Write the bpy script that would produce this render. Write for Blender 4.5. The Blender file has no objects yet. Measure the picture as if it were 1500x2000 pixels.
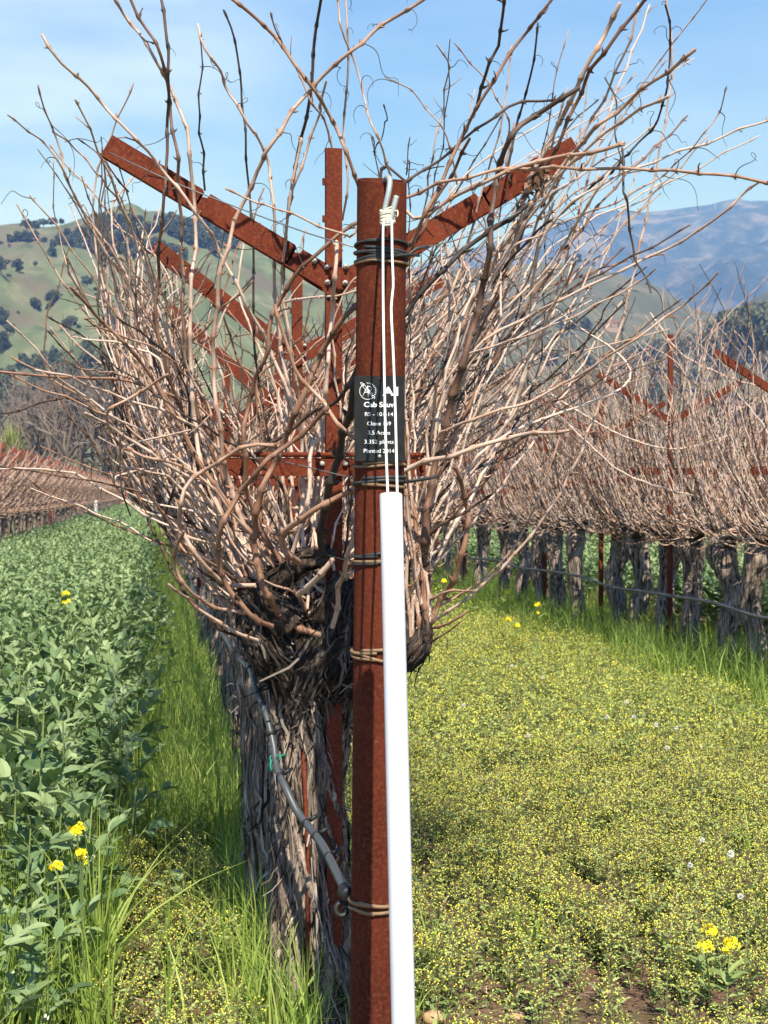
import bpy, math, random
import numpy as np
from mathutils import Vector, Matrix, noise as mnoise

SC = bpy.context.scene
COL = SC.collection
R = math.radians
rng = np.random.default_rng(7)
random.seed(7)

# ------------------------------------------------------------------ camera
F_PX, CX, CY = 2667.0, 750.0, 1000.0          # focal length in photo pixels (1500 x 2000)
CAM = np.array([0.0, 0.0, 1.45])
YAW, PITCH = math.atan(450 / F_PX), math.atan(35 / F_PX)
cam_d = bpy.data.cameras.new('camera')
cam_d.sensor_width = 36.0
cam_d.lens = 48.0
cam_d.clip_start, cam_d.clip_end = 0.05, 30000
cam_d.dof.use_dof = True
cam_d.dof.focus_distance = 3.5
cam_d.dof.aperture_fstop = 13.0
cam_o = bpy.data.objects.new('camera', cam_d)
COL.objects.link(cam_o)
cam_o.location = CAM
cam_o.rotation_euler = (R(90) - PITCH, 0, -YAW)
SC.camera = cam_o
MROT = np.array(cam_o.rotation_euler.to_matrix())

def W(px, py, Y):
    """world point on the photo ray (px, py) at row distance Y"""
    d = MROT @ np.array([(px - CX) / F_PX, -(py - CY) / F_PX, -1.0])
    return CAM + d * (Y / d[1])

def ground_at(px, py, z=0.0):
    d = MROT @ np.array([(px - CX) / F_PX, -(py - CY) / F_PX, -1.0])
    return CAM + d * ((z - CAM[2]) / d[2])

# ------------------------------------------------------------------ light
right = np.array([math.cos(YAW), -math.sin(YAW), 0]); fwd = np.array([math.sin(YAW), math.cos(YAW), 0])
sun_dir = 0.080 * right - 0.43 * fwd + np.array([0, 0, 0.56])
sun_dir /= np.linalg.norm(sun_dir)
SUN_EL = math.asin(sun_dir[2]); SUN_AZ = math.atan2(sun_dir[0], sun_dir[1])
sl = bpy.data.lights.new('sun', 'SUN'); sl.energy = 5.0; sl.angle = R(0.5); sl.color = (1.0, 0.955, 0.89)
so = bpy.data.objects.new('sun', sl); COL.objects.link(so)
so.rotation_euler = Vector(sun_dir).to_track_quat('Z', 'Y').to_euler()
so.location = (0, -20, 30)

world = bpy.data.worlds.new('World'); SC.world = world
world.use_nodes = True
wn = world.node_tree; wn.nodes.clear()
n_out = wn.nodes.new('ShaderNodeOutputWorld'); n_bg = wn.nodes.new('ShaderNodeBackground')
n_sky = wn.nodes.new('ShaderNodeTexSky'); n_sky.sky_type = 'NISHITA'; n_sky.sun_disc = False
n_sky.sun_elevation = SUN_EL; n_sky.sun_rotation = SUN_AZ
n_sky.air_density = 1.0; n_sky.dust_density = 0.1; n_sky.ozone_density = 4.0
n_bg.inputs['Strength'].default_value = 0.10
# thin high cloud: a soft noise on the view direction whitens the sky a little
n_tc = wn.nodes.new('ShaderNodeTexCoord'); n_map = wn.nodes.new('ShaderNodeMapping')
n_map.inputs['Scale'].default_value = (1.6, 1.6, 7.0)
n_noi = wn.nodes.new('ShaderNodeTexNoise'); n_noi.inputs['Scale'].default_value = 1.7; n_noi.inputs['Detail'].default_value = 5
n_rmp = wn.nodes.new('ShaderNodeValToRGB')
n_rmp.color_ramp.elements[0].position = 0.42; n_rmp.color_ramp.elements[0].color = (0, 0, 0, 1)
n_rmp.color_ramp.elements[1].position = 0.75; n_rmp.color_ramp.elements[1].color = (0.22, 0.22, 0.22, 1)
n_mix = wn.nodes.new('ShaderNodeMixRGB'); n_mix.inputs['Color2'].default_value = (6.8, 8.2, 10.4, 1)
wn.links.new(n_tc.outputs['Generated'], n_map.inputs['Vector']); wn.links.new(n_map.outputs['Vector'], n_noi.inputs['Vector'])
wn.links.new(n_noi.outputs['Fac'], n_rmp.inputs['Fac']); cdir = W(40, 10, 10) - CAM; cdir /= np.linalg.norm(cdir)
n_dot = wn.nodes.new('ShaderNodeVectorMath'); n_dot.operation = 'DOT_PRODUCT'; n_dot.inputs[1].default_value = tuple(cdir)
n_nrm = wn.nodes.new('ShaderNodeVectorMath'); n_nrm.operation = 'NORMALIZE'
n_mr = wn.nodes.new('ShaderNodeMapRange'); n_mr.interpolation_type = 'SMOOTHSTEP'; n_mr.inputs['From Min'].default_value = .972; n_mr.inputs['From Max'].default_value = 1.0; n_mr.inputs['To Max'].default_value = .42
wn.links.new(n_tc.outputs['Generated'], n_nrm.inputs[0]); wn.links.new(n_nrm.outputs[0], n_dot.inputs[0]); wn.links.new(n_dot.outputs['Value'], n_mr.inputs['Value'])
n_n2 = wn.nodes.new('ShaderNodeTexNoise'); n_n2.inputs['Scale'].default_value = 3.2; n_n2.inputs['Detail'].default_value = 4; wn.links.new(n_map.outputs['Vector'], n_n2.inputs['Vector'])
n_r2 = wn.nodes.new('ShaderNodeMapRange'); n_r2.inputs['From Min'].default_value = .25; n_r2.inputs['From Max'].default_value = .65; wn.links.new(n_n2.outputs['Fac'], n_r2.inputs['Value'])
n_mu = wn.nodes.new('ShaderNodeMath'); n_mu.operation = 'MULTIPLY'; wn.links.new(n_mr.outputs[0], n_mu.inputs[0]); wn.links.new(n_r2.outputs[0], n_mu.inputs[1])
n_mx = wn.nodes.new('ShaderNodeMath'); n_mx.operation = 'MAXIMUM'; wn.links.new(n_mu.outputs[0], n_mx.inputs[0]); wn.links.new(n_rmp.outputs['Color'], n_mx.inputs[1])
wn.links.new(n_mx.outputs[0], n_mix.inputs['Fac'])
n_hsv = wn.nodes.new('ShaderNodeHueSaturation'); n_hsv.inputs['Saturation'].default_value = 1.22; n_hsv.inputs['Hue'].default_value = .514; n_hsv.inputs['Value'].default_value = 1.26
wn.links.new(n_sky.outputs['Color'], n_hsv.inputs['Color']); wn.links.new(n_hsv.outputs['Color'], n_mix.inputs['Color1']); wn.links.new(n_mix.outputs['Color'], n_bg.inputs['Color'])
wn.links.new(n_bg.outputs['Background'], n_out.inputs['Surface'])

SC.view_settings.view_transform = 'Standard'; SC.view_settings.look = 'None'
SC.view_settings.gamma = 1.0; SC.view_settings.exposure = 0.88
try:
    cy = SC.cycles
    cy.max_bounces = 6; cy.diffuse_bounces = 3; cy.glossy_bounces = 2; cy.transmission_bounces = 3; cy.volume_bounces = 0
    cy.use_denoising = True; cy.use_adaptive_sampling = True; cy.adaptive_threshold = 0.012
    cy.caustics_reflective = False; cy.caustics_refractive = False
except Exception:
    pass

# ------------------------------------------------------------------ materials
def new_mat(name):
    m = bpy.data.materials.new(name); m.use_nodes = True
    nt = m.node_tree; nt.nodes.clear()
    out = nt.nodes.new('ShaderNodeOutputMaterial')
    return m, nt, out

def ramp(nt, stops, fac=None, interp='LINEAR'):
    r = nt.nodes.new('ShaderNodeValToRGB'); cr = r.color_ramp; cr.interpolation = interp
    while len(cr.elements) < len(stops): cr.elements.new(0.5)
    for e, (p, c) in zip(cr.elements, stops):
        e.position = p; e.color = (*c, 1) if len(c) == 3 else c
    if fac is not None: nt.links.new(fac, r.inputs['Fac'])
    return r.outputs['Color']

def noise(nt, scale, detail=3, rough=0.55, vec=None, dist=0.0):
    n = nt.nodes.new('ShaderNodeTexNoise')
    n.inputs['Scale'].default_value = scale; n.inputs['Detail'].default_value = detail
    n.inputs['Roughness'].default_value = rough; n.inputs['Distortion'].default_value = dist
    if vec is not None: nt.links.new(vec, n.inputs['Vector'])
    return n.outputs['Fac']

def mixc(nt, fac, a, b, mode='MIX'):
    m = nt.nodes.new('ShaderNodeMixRGB'); m.blend_type = mode
    for k, v in (('Fac', fac), ('Color1', a), ('Color2', b)):
        if hasattr(v, 'is_output') or isinstance(v, bpy.types.NodeSocket): nt.links.new(v, m.inputs[k])
        elif isinstance(v, (int, float)): m.inputs[k].default_value = v
        else: m.inputs[k].default_value = (*v, 1)
    return m.outputs['Color']

def pos(nt, scale=None):
    g = nt.nodes.new('ShaderNodeTexCoord')
    o = g.outputs['Object']
    if scale:
        mp = nt.nodes.new('ShaderNodeMapping'); mp.inputs['Scale'].default_value = scale
        nt.links.new(o, mp.inputs['Vector']); o = mp.outputs['Vector']
    return o

def attr(nt, name='tint'):
    a = nt.nodes.new('ShaderNodeAttribute'); a.attribute_name = name
    return a.outputs['Fac']

def objrand(nt):
    return nt.nodes.new('ShaderNodeObjectInfo').outputs['Random']

def principled(nt, out, color, rough=0.7, metal=0.0, bump=None, bstr=0.3, bdist=0.01, spec=0.4):
    p = nt.nodes.new('ShaderNodeBsdfPrincipled')
    if isinstance(color, bpy.types.NodeSocket): nt.links.new(color, p.inputs['Base Color'])
    else: p.inputs['Base Color'].default_value = (*color, 1)
    if isinstance(rough, bpy.types.NodeSocket): nt.links.new(rough, p.inputs['Roughness'])
    else: p.inputs['Roughness'].default_value = rough
    p.inputs['Metallic'].default_value = metal
    p.inputs['Specular IOR Level'].default_value = spec
    if bump is not None:
        b = nt.nodes.new('ShaderNodeBump'); b.inputs['Strength'].default_value = bstr; b.inputs['Distance'].default_value = bdist
        nt.links.new(bump, b.inputs['Height']); nt.links.new(b.outputs['Normal'], p.inputs['Normal'])
    nt.links.new(p.outputs['BSDF'], out.inputs['Surface'])
    return p

def simple(name, color, rough=0.6, metal=0.0, spec=0.4, var=0.0, scale=30):
    m, nt, out = new_mat(name)
    c = color
    if var:
        n = noise(nt, scale, 4, vec=pos(nt))
        c = mixc(nt, n, tuple(x * (1 - var) for x in color), tuple(min(1, x * (1 + var)) for x in color))
    principled(nt, out, c, rough, metal, spec=spec)
    return m

def leafy(name, stops, rough=0.55, transl=0.3, spec=0.35, extra=None):
    """leaf: colour by the tint attribute, part of the light passes through"""
    m, nt, out = new_mat(name)
    c = ramp(nt, stops, attr(nt))
    if extra: c = mixc(nt, noise(nt, extra, 2, vec=pos(nt)), c, mixc(nt, 1.0, c, (0.72, 0.75, 0.7), 'MULTIPLY'))
    p = nt.nodes.new('ShaderNodeBsdfPrincipled'); nt.links.new(c, p.inputs['Base Color'])
    p.inputs['Roughness'].default_value = rough; p.inputs['Specular IOR Level'].default_value = spec
    t = nt.nodes.new('ShaderNodeBsdfTranslucent'); nt.links.new(mixc(nt, 1.0, c, (1.15, 1.25, 0.7), 'MULTIPLY'), t.inputs['Color'])
    mx = nt.nodes.new('ShaderNodeMixShader'); mx.inputs['Fac'].default_value = transl
    nt.links.new(p.outputs['BSDF'], mx.inputs[1]); nt.links.new(t.outputs['BSDF'], mx.inputs[2])
    nt.links.new(mx.outputs['Shader'], out.inputs['Surface'])
    return m

def rust_mat(name, dark, mid, light, speck):
    m, nt, out = new_mat(name)
    v = pos(nt)
    big = noise(nt, 9, 4, vec=pos(nt, (1, 1, .45)))
    fine = noise(nt, 110, 5, .7, vec=v)
    c = ramp(nt, [(.28, dark), (.5, mid), (.72, light)], big)
    c = mixc(nt, ramp(nt, [(.48, (0, 0, 0)), (.70, (.8, .8, .8))], fine), c, speck)
    c = mixc(nt, ramp(nt, [(.30, (.75, .75, .75)), (.44, (0, 0, 0))], noise(nt, 62, 4, .65, vec=v)), c, mixc(nt, 1.0, c, (.75, .70, .70), 'MULTIPLY'))
    # pale hairline scratches: thin bands of two stretched noises
    s1 = noise(nt, 14, 3, .6, vec=pos(nt, (2.0, 2.0, 7.0)), dist=1.6)
    s2 = noise(nt, 11, 3, .6, vec=pos(nt, (5.0, 5.0, 1.6)), dist=1.2)
    for s in (s1, s2):
        band = ramp(nt, [(.495, (0, 0, 0)), (.503, (.28, .28, .28)), (.511, (0, 0, 0))], s)
        c = mixc(nt, band, c, (.24, .10, .06))
    principled(nt, out, c, 0.85, 0.0, bump=fine, bstr=0.25, bdist=0.002, spec=0.12)
    return m

M = {}
M['rust_post'] = rust_mat('rusty pipe', (.056, .0108, .0062), (.080, .0155, .0078), (.108, .0225, .0095), (.16, .045, .017))
M['rust_arm'] = rust_mat('rusty strip', (.074, .0145, .0085), (.108, .0215, .0110), (.148, .032, .0145), (.21, .060, .024))
M['rust_far'] = simple('rust far', (.17, .038, .02), .8, var=.25, scale=6)
M['galv'] = simple('galvanised steel', (.36, .40, .38), .45, .35, var=.2, scale=90)
M['bolt'] = simple('zinc bolt', (.40, .37, .33), .55, .3, var=.15)
m, nt, out = new_mat('white plastic')
c = mixc(nt, ramp(nt, [(.56, (0, 0, 0)), (.70, (.35, .35, .35))], noise(nt, 9, 5, .7, vec=pos(nt, (2, 2, .35)))), (.60, .62, .655), (.50, .50, .49))
c = mixc(nt, ramp(nt, [(.68, (0, 0, 0)), (.74, (.5, .5, .5))], noise(nt, 150, 3, .6, vec=pos(nt))), c, (.38, .35, .30))
principled(nt, out, c, .42, spec=.45)
M['pvc'] = m
M['cord'] = simple('white cord', (.74, .77, .72), .7, var=.1, scale=200)
M['tape'] = simple('cream tape', (.70, .62, .47), .75, var=.18, scale=120)
M['wire'] = simple('trellis wire', (.20, .20, .19), .5, .5, var=.3, scale=60)
M['wrap_black'] = simple('black coated wire', (.030, .031, .031), .55, var=.35, scale=60)
M['wrap_tan'] = simple('weathered tan wire', (.205, .125, .065), .65, var=.35, scale=60)
M['hose'] = simple('black hose', (.055, .062, .07), .42, spec=.5, var=.3, scale=18)
M['blackplastic'] = simple('black plastic', (.012, .012, .013), .5)
M['green_tie'] = simple('green tie', (.01, .20, .13), .5)
m, nt, out = new_mat('sign black')
c = mixc(nt, ramp(nt, [(.45, (0, 0, 0)), (.75, (.30, .30, .30))], noise(nt, 38, 6, .7, vec=pos(nt))), (.008, .0085, .009), (.06, .055, .05))
principled(nt, out, c, .5, spec=.25)
M['sign'] = m
M['letter'] = simple('sign white', (.80, .80, .78), .6)
M['housewall'] = simple('house wall', (.30, .215, .18), .9)
M['houseroof'] = simple('house roof', (.23, .115, .08), .9)
M['dark'] = simple('dark opening', (.03, .03, .03), .6)
M['whitepaint'] = simple('white paint', (.78, .77, .74), .7)
M['lattice'] = simple('tower steel', (.35, .35, .36), .7)

def cane_mat(name):
    m, nt, out = new_mat(name)
    v = pos(nt)
    t = attr(nt)
    n1 = noise(nt, 22, 3, vec=v)
    mth = nt.nodes.new('ShaderNodeMath'); mth.operation = 'MULTIPLY_ADD'
    nt.links.new(n1, mth.inputs[0]); mth.inputs[1].default_value = 0.34; mth.inputs[2].default_value = -0.17
    add = nt.nodes.new('ShaderNodeMath'); add.operation = 'ADD'; add.use_clamp = True
    nt.links.new(t, add.inputs[0]); nt.links.new(mth.outputs[0], add.inputs[1])
    c = ramp(nt, [(0, (.68, .545, .455)), (.22, (.55, .40, .32)), (.42, (.355, .200, .128)), (.60, (.205, .105, .066)), (.80, (.092, .054, .038)), (1, (.040, .033, .028))], add.outputs[0])
    f = noise(nt, 240, 3, .7, vec=v)
    c = mixc(nt, ramp(nt, [(.35, (.55, .55, .55)), (.6, (0, 0, 0))], f), c, mixc(nt, 1.0, c, (.5, .45, .42), 'MULTIPLY'))
    principled(nt, out, c, .62, bump=f, bstr=.25, bdist=.002, spec=.35)
    return m
M['cane'] = cane_mat('vine cane')
M['tendril'] = simple('dry tendril', (.045, .035, .028), .7)

def bark_mat(name, lo, mid, hi, sc=(1, 1, .10)):
    m, nt, out = new_mat(name)
    v = pos(nt, sc)
    n1 = noise(nt, 55, 6, .7, vec=v, dist=.6)
    n2 = noise(nt, 5, 3, vec=pos(nt))
    c = ramp(nt, [(.40, lo), (.55, mid), (.72, hi)], n1)
    c = mixc(nt, ramp(nt, [(.4, (0, 0, 0)), (.7, (.6, .6, .6))], n2), c, mixc(nt, 1.0, c, (.55, .48, .42), 'MULTIPLY'))
    principled(nt, out, c, .9, bump=n1, bstr=.9, bdist=.012, spec=.15)
    return m
M['bark'] = bark_mat('vine bark', (.020, .015, .012), (.33, .26, .21), (.72, .60, .50))
M['bark_old'] = bark_mat('vine head bark', (.012, .009, .007), (.075, .055, .043), (.28, .215, .17), (1, 1, .5))
m, nt, out = new_mat('bark strip')
c = ramp(nt, [(0, (.030, .024, .02)), (.5, (.20, .16, .135)), (1, (.52, .45, .39))], attr(nt))
c = mixc(nt, noise(nt, 160, 3, vec=pos(nt)), c, mixc(nt, 1.0, c, (.5, .47, .45), 'MULTIPLY'))
principled(nt, out, c, .9, spec=.15)
M['strip'] = m
m, nt, out = new_mat('shaded bark strip')  # head strips: the shade of the vine head is put into these tones
c = ramp(nt, [(0, (.012, .010, .008)), (.6, (.060, .047, .039)), (1, (.30, .25, .21))], attr(nt))
principled(nt, out, c, .9, spec=.15)
M['strip_shade'] = m

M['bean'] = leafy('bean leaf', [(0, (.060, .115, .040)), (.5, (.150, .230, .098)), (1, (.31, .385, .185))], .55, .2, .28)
M['beanstem'] = simple('bean stem', (.16, .22, .07), .6, var=.2)
M['petal_white'] = simple('white petal', (.78, .77, .70), .6)
M['grass'] = leafy('grass blade', [(0, (.095, .160, .026)), (.5, (.270, .375, .070)), (.85, (.45, .52, .15)), (1, (.58, .50, .26))], .5, .32, .35)
M['weed'] = leafy('weed leaf', [(0, (.085, .135, .038)), (.5, (.235, .315, .100)), (1, (.44, .50, .18))], .6, .28)
M['weedstem'] = simple('weed stem', (.14, .10, .05), .7, var=.3, scale=60)
M['yellow'] = simple('yellow bud', (.78, .72, .07), .6, var=.18, scale=50)
M['mustard'] = simple('mustard petal', (.90, .72, .01), .55)
M['fluff'] = simple('seed fluff', (.72, .72, .70), .9)
M['litter'] = leafy('dead leaf', [(0, (.06, .035, .022)), (.5, (.22, .13, .085)), (1, (.46, .33, .24))], .85, .05, .15)
M['stone'] = simple('stone', (.45, .28, .16), .9, var=.3, scale=25)
M['oak'] = leafy('oak leaf', [(0, (.044, .058, .040)), (.5, (.082, .100, .066)), (1, (.13, .148, .098))], .8, .1, .1)
M['olive'] = leafy('olive leaf', [(0, (.070, .088, .048)), (.5, (.120, .135, .078)), (1, (.18, .19, .115))], .8, .15, .1)
M['trunkwood'] = simple('tree trunk', (.13, .105, .085), .9, var=.25, scale=4)
M['baretwig'] = simple('bare twig', (.19, .15, .125), .9, var=.2, scale=2)
M['spike'] = leafy('spiky leaf', [(0, (.16, .18, .05)), (1, (.33, .34, .11))], .7, .2)

def soil_mat(name, big):
    m, nt, out = new_mat(name)
    v = pos(nt)
    n1 = noise(nt, 3.0, 5, .65, vec=v); n2 = noise(nt, 45, 5, .7, vec=v)
    c = ramp(nt, [(.3, (.075, .045, .030)), (.5, (.16, .10, .068)), (.72, (.30, .205, .145))], n2)
    c = mixc(nt, ramp(nt, [(.45, (0, 0, 0)), (.65, (.7, .7, .7))], n1), c, (.10, .095, .04))
    if big:
        n3 = noise(nt, .012, 5, .6, vec=v)
        c = mixc(nt, ramp(nt, [(.35, (.35, .35, .35)), (.6, (.9, .9, .9))], n3), c, (.095, .135, .045))
    principled(nt, out, c, .95, bump=n2, bstr=.8, bdist=.03, spec=.1)
    return m
M['soil'] = soil_mat('soil', False)
M['field'] = soil_mat('field', True)

def hill_mat(name, stops, sc, patch, pamt, psc):
    m, nt, out = new_mat(name)
    v = pos(nt)
    c = ramp(nt, stops, noise(nt, sc, 6, .62, vec=v))
    c = mixc(nt, ramp(nt, [(.50, (0, 0, 0)), (.62, (pamt,) * 3)], noise(nt, psc, 5, .65, vec=v, dist=.4)), c, patch)
    principled(nt, out, c, .95, spec=.05)
    return m
M['hill_green'] = hill_mat('green hill', [(.3, (.058, .076, .042)), (.5, (.104, .130, .070)), (.68, (.175, .178, .115))], .045, (.120, .100, .074), .85, .014)
M['hill_dull'] = hill_mat('dull hill', [(.3, (.062, .070, .045)), (.5, (.100, .102, .070)), (.70, (.14, .132, .100))], .026, (.066, .073, .050), .7, .012)
M['hill_blue'] = hill_mat('wooded ridge', [(.3, (.005, .009, .010)), (.5, (.016, .020, .022)), (.66, (.075, .068, .066))], .020, (.15, .13, .12), .8, .006)

# ------------------------------------------------------------------ mesh building
class MB:
    """collects pieces and links them as ONE mesh object"""
    def __init__(self): self.v = []; self.f3 = []; self.f4 = []; self.m3 = []; self.m4 = []; self.t = []; self.n = 0
    def add(self, v, quads=None, tris=None, mat=0, tint=0.5):
        v = np.asarray(v, float).reshape(-1, 3)
        k = len(v)
        if quads is not None and len(quads):
            q = np.asarray(quads, np.int64).reshape(-1, 4) + self.n; self.f4.append(q)
            self.m4.append(np.broadcast_to(np.asarray(mat), (len(q),)))
        if tris is not None and len(tris):
            q = np.asarray(tris, np.int64).reshape(-1, 3) + self.n; self.f3.append(q)
            self.m3.append(np.broadcast_to(np.asarray(mat), (len(q),)))
        self.v.append(v); self.t.append(np.broadcast_to(np.asarray(tint, float), (k,))); self.n += k
    def arrays(self):
        v = np.concatenate(self.v) if self.v else np.zeros((0, 3))
        f4 = np.concatenate(self.f4) if self.f4 else np.zeros((0, 4), np.int64)
        f3 = np.concatenate(self.f3) if self.f3 else np.zeros((0, 3), np.int64)
        m4 = np.concatenate(self.m4) if self.m4 else np.zeros(0, int)
        m3 = np.concatenate(self.m3) if self.m3 else np.zeros(0, int)
        return v, f4, f3, m4, m3, (np.concatenate(self.t) if self.t else np.zeros(0))
    def mesh(self, name, mats, smooth=True):
        v, f4, f3, m4, m3, t = self.arrays()
        me = bpy.data.meshes.new(name)
        me.vertices.add(len(v)); me.vertices.foreach_set('co', v.astype(np.float32).ravel())
        nl = f4.size + f3.size
        me.loops.add(nl); me.polygons.add(len(f4) + len(f3))
        me.loops.foreach_set('vertex_index', np.concatenate([f4.ravel(), f3.ravel()]).astype(np.int32))
        me.polygons.foreach_set('loop_start', np.concatenate([np.arange(len(f4)) * 4, f4.size + np.arange(len(f3)) * 3]).astype(np.int32))
        me.polygons.foreach_set('material_index', np.concatenate([m4, m3]).astype(np.int32))
        me.polygons.foreach_set('use_smooth', np.full(len(f4) + len(f3), smooth))
        a = me.attributes.new('tint', 'FLOAT', 'POINT'); a.data.foreach_set('value', t.astype(np.float32))
        for mm in (mats if isinstance(mats, (list, tuple)) else [mats]): me.materials.append(M[mm] if isinstance(mm, str) else mm)
        me.update(calc_edges=True); me.validate()
        return me
    def build(self, name, mats, parent=None, smooth=True, loc=None):
        o = bpy.data.objects.new(name, self.mesh(name, mats, smooth))
        COL.objects.link(o)
        if parent is not None: o.parent = parent
        if loc is not None: o.location = loc
        return o

def tag(o, label=None, cat=None, group=None, kind=None):
    if label: o['label'] = label
    if cat: o['category'] = cat
    if group: o['group'] = group
    if kind: o['kind'] = kind
    return o

def empty(name, loc=(0, 0, 0), label=None, cat=None, group=None):
    o = bpy.data.objects.new(name, None); COL.objects.link(o); o.location = loc
    o.empty_display_size = 0.1
    return tag(o, label, cat, group)

def copy_tree(o, parent=None):
    c = o.copy(); COL.objects.link(c)
    if parent is not None: c.parent = parent
    for ch in KIDS.get(o.name, []): copy_tree_child(ch, c)
    return c
def copy_tree_child(ch, parent):
    c = ch.copy(); COL.objects.link(c); c.parent = parent
    for g in KIDS.get(ch.name, []): copy_tree_child(g, c)
KIDS = {}
def note(o):
    """remember the children of a finished thing so that it can be copied quickly"""
    kids = list(o.children); KIDS[o.name] = kids
    for k in kids: note(k)
    return o

def frames(P):
    P = np.asarray(P, float); T = np.gradient(P, axis=0)
    T /= np.linalg.norm(T, axis=1)[:, None] + 1e-12
    return T

def tube_arrays(P, Rr, sides=6, transport=False, phase=0.0):
    P = np.asarray(P, float); n = len(P)
    Rr = np.broadcast_to(np.asarray(Rr, float), (n,))
    T = frames(P)
    if transport:
        N = np.zeros_like(P); a = np.array([0, 0, 1.0]) if abs(T[0][2]) < .9 else np.array([1.0, 0, 0])
        u = np.cross(T[0], a); u /= np.linalg.norm(u); N[0] = u
        for i in range(1, n):
            u = u - T[i] * np.dot(u, T[i]); l = np.linalg.norm(u)
            u = u / l if l > 1e-6 else N[i - 1]; N[i] = u
    else:
        amb = np.abs(T).max(axis=0); a = np.eye(3)[int(np.argmin(amb))]
        N = np.cross(T, a); N /= np.linalg.norm(N, axis=1)[:, None] + 1e-12
    B = np.cross(T, N)
    ang = np.arange(sides) * 2 * np.pi / sides + phase
    V = P[:, None, :] + Rr[:, None, None] * (np.cos(ang)[None, :, None] * N[:, None, :] + np.sin(ang)[None, :, None] * B[:, None, :])
    i = np.arange(n - 1)[:, None] * sides; j = np.arange(sides)[None, :]; j2 = (j + 1) % sides
    Q = np.stack([i + j, i + j2, i + sides + j2, i + sides + j], -1).reshape(-1, 4)
    return V.reshape(-1, 3), Q

def add_tube(mb, P, Rr, sides=6, mat=0, tint=0.5, caps=True, transport=False):
    V, Q = tube_arrays(P, Rr, sides, transport)
    n = len(P)
    tris = []
    if caps:
        V = np.vstack([V, np.asarray(P[0])[None], np.asarray(P[-1])[None]])
        k = n * sides; j = np.arange(sides); j2 = (j + 1) % sides
        tris = np.vstack([np.stack([np.full(sides, k), j2, j], -1), np.stack([np.full(sides, k + 1), (n - 1) * sides + j, (n - 1) * sides + j2], -1)])
    mb.add(V, Q, tris, mat, tint)

def add_box(mb, lo, hi, mat=0, tint=.5, M4=None):
    lo = np.minimum(lo, hi); hi2 = np.maximum(np.asarray(lo), hi)
    x0, y0, z0 = lo; x1, y1, z1 = hi2
    v = np.array([[x0, y0, z0], [x1, y0, z0], [x1, y1, z0], [x0, y1, z0], [x0, y0, z1], [x1, y0, z1], [x1, y1, z1], [x0, y1, z1]])
    if M4 is not None: v = v @ np.asarray(M4)[:3, :3].T + np.asarray(M4)[:3, 3]
    mb.add(v, [[0, 3, 2, 1], [4, 5, 6, 7], [0, 1, 5, 4], [1, 2, 6, 5], [2, 3, 7, 6], [3, 0, 4, 7]], mat=mat, tint=tint)

def add_prism(mb, poly, y0, y1, mat=0, tint=.5):
    """polygon in x,z (anticlockwise seen from -y) given depth from y0 to y1"""
    n = len(poly); p = np.asarray(poly, float)
    v = np.vstack([np.c_[p[:, 0], np.full(n, y0), p[:, 1]], np.c_[p[:, 0], np.full(n, y1), p[:, 1]]])
    c = np.array([[p[:, 0].mean(), y0, p[:, 1].mean()], [p[:, 0].mean(), y1, p[:, 1].mean()]])
    v = np.vstack([v, c]); j = np.arange(n); j2 = (j + 1) % n
    q = np.stack([j, j2, n + j2, n + j], -1)[:, ::-1]
    t = np.vstack([np.stack([np.full(n, 2 * n), j, j2], -1), np.stack([np.full(n, 2 * n + 1), n + j2, n + j], -1)])
    mb.add(v, q, t, mat, tint)

def catmull(C, step):
    C = np.asarray(C, float)
    if len(C) == 2: C = np.vstack([C[0], C.mean(0), C[1]])
    E = np.vstack([2 * C[0] - C[1], C, 2 * C[-1] - C[-2]])
    out = []
    for i in range(1, len(E) - 2):
        p0, p1, p2, p3 = E[i - 1], E[i], E[i + 1], E[i + 2]
        k = max(2, int(np.linalg.norm(p2 - p1) / step))
        t = np.linspace(0, 1, k, endpoint=False)[:, None]
        out.append(.5 * ((2 * p1) + (-p0 + p2) * t + (2 * p0 - 5 * p1 + 4 * p2 - p3) * t ** 2 + (-p0 + 3 * p1 - 3 * p2 + p3) * t ** 3))
    out.append(C[-1][None])
    return np.vstack(out)

def add_tendril(mb, p, d, g, size=.12, mat=1, rad=.0013):
    """thin dry curling tendril"""
    n = 22; t = np.linspace(0, 1, n)
    u = np.cross(d, g.normal(size=3)); u /= np.linalg.norm(u) + 1e-9
    w = np.cross(d, u)
    a = g.uniform(2.5, 9) * t ** 1.6 * g.choice([-1, 1])
    rr = size * .18 * t * (1.1 - t)
    P = p + d * (size * t * (1 - .35 * t))[:, None] + u * (rr * np.cos(a) * 1.6)[:, None] + w * (rr * np.sin(a) * 1.6)[:, None]
    P[:, 2] -= size * .35 * t ** 2
    add_tube(mb, P, rad * (1.1 - .7 * t), 3, mat, .9, caps=False, transport=True)

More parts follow.
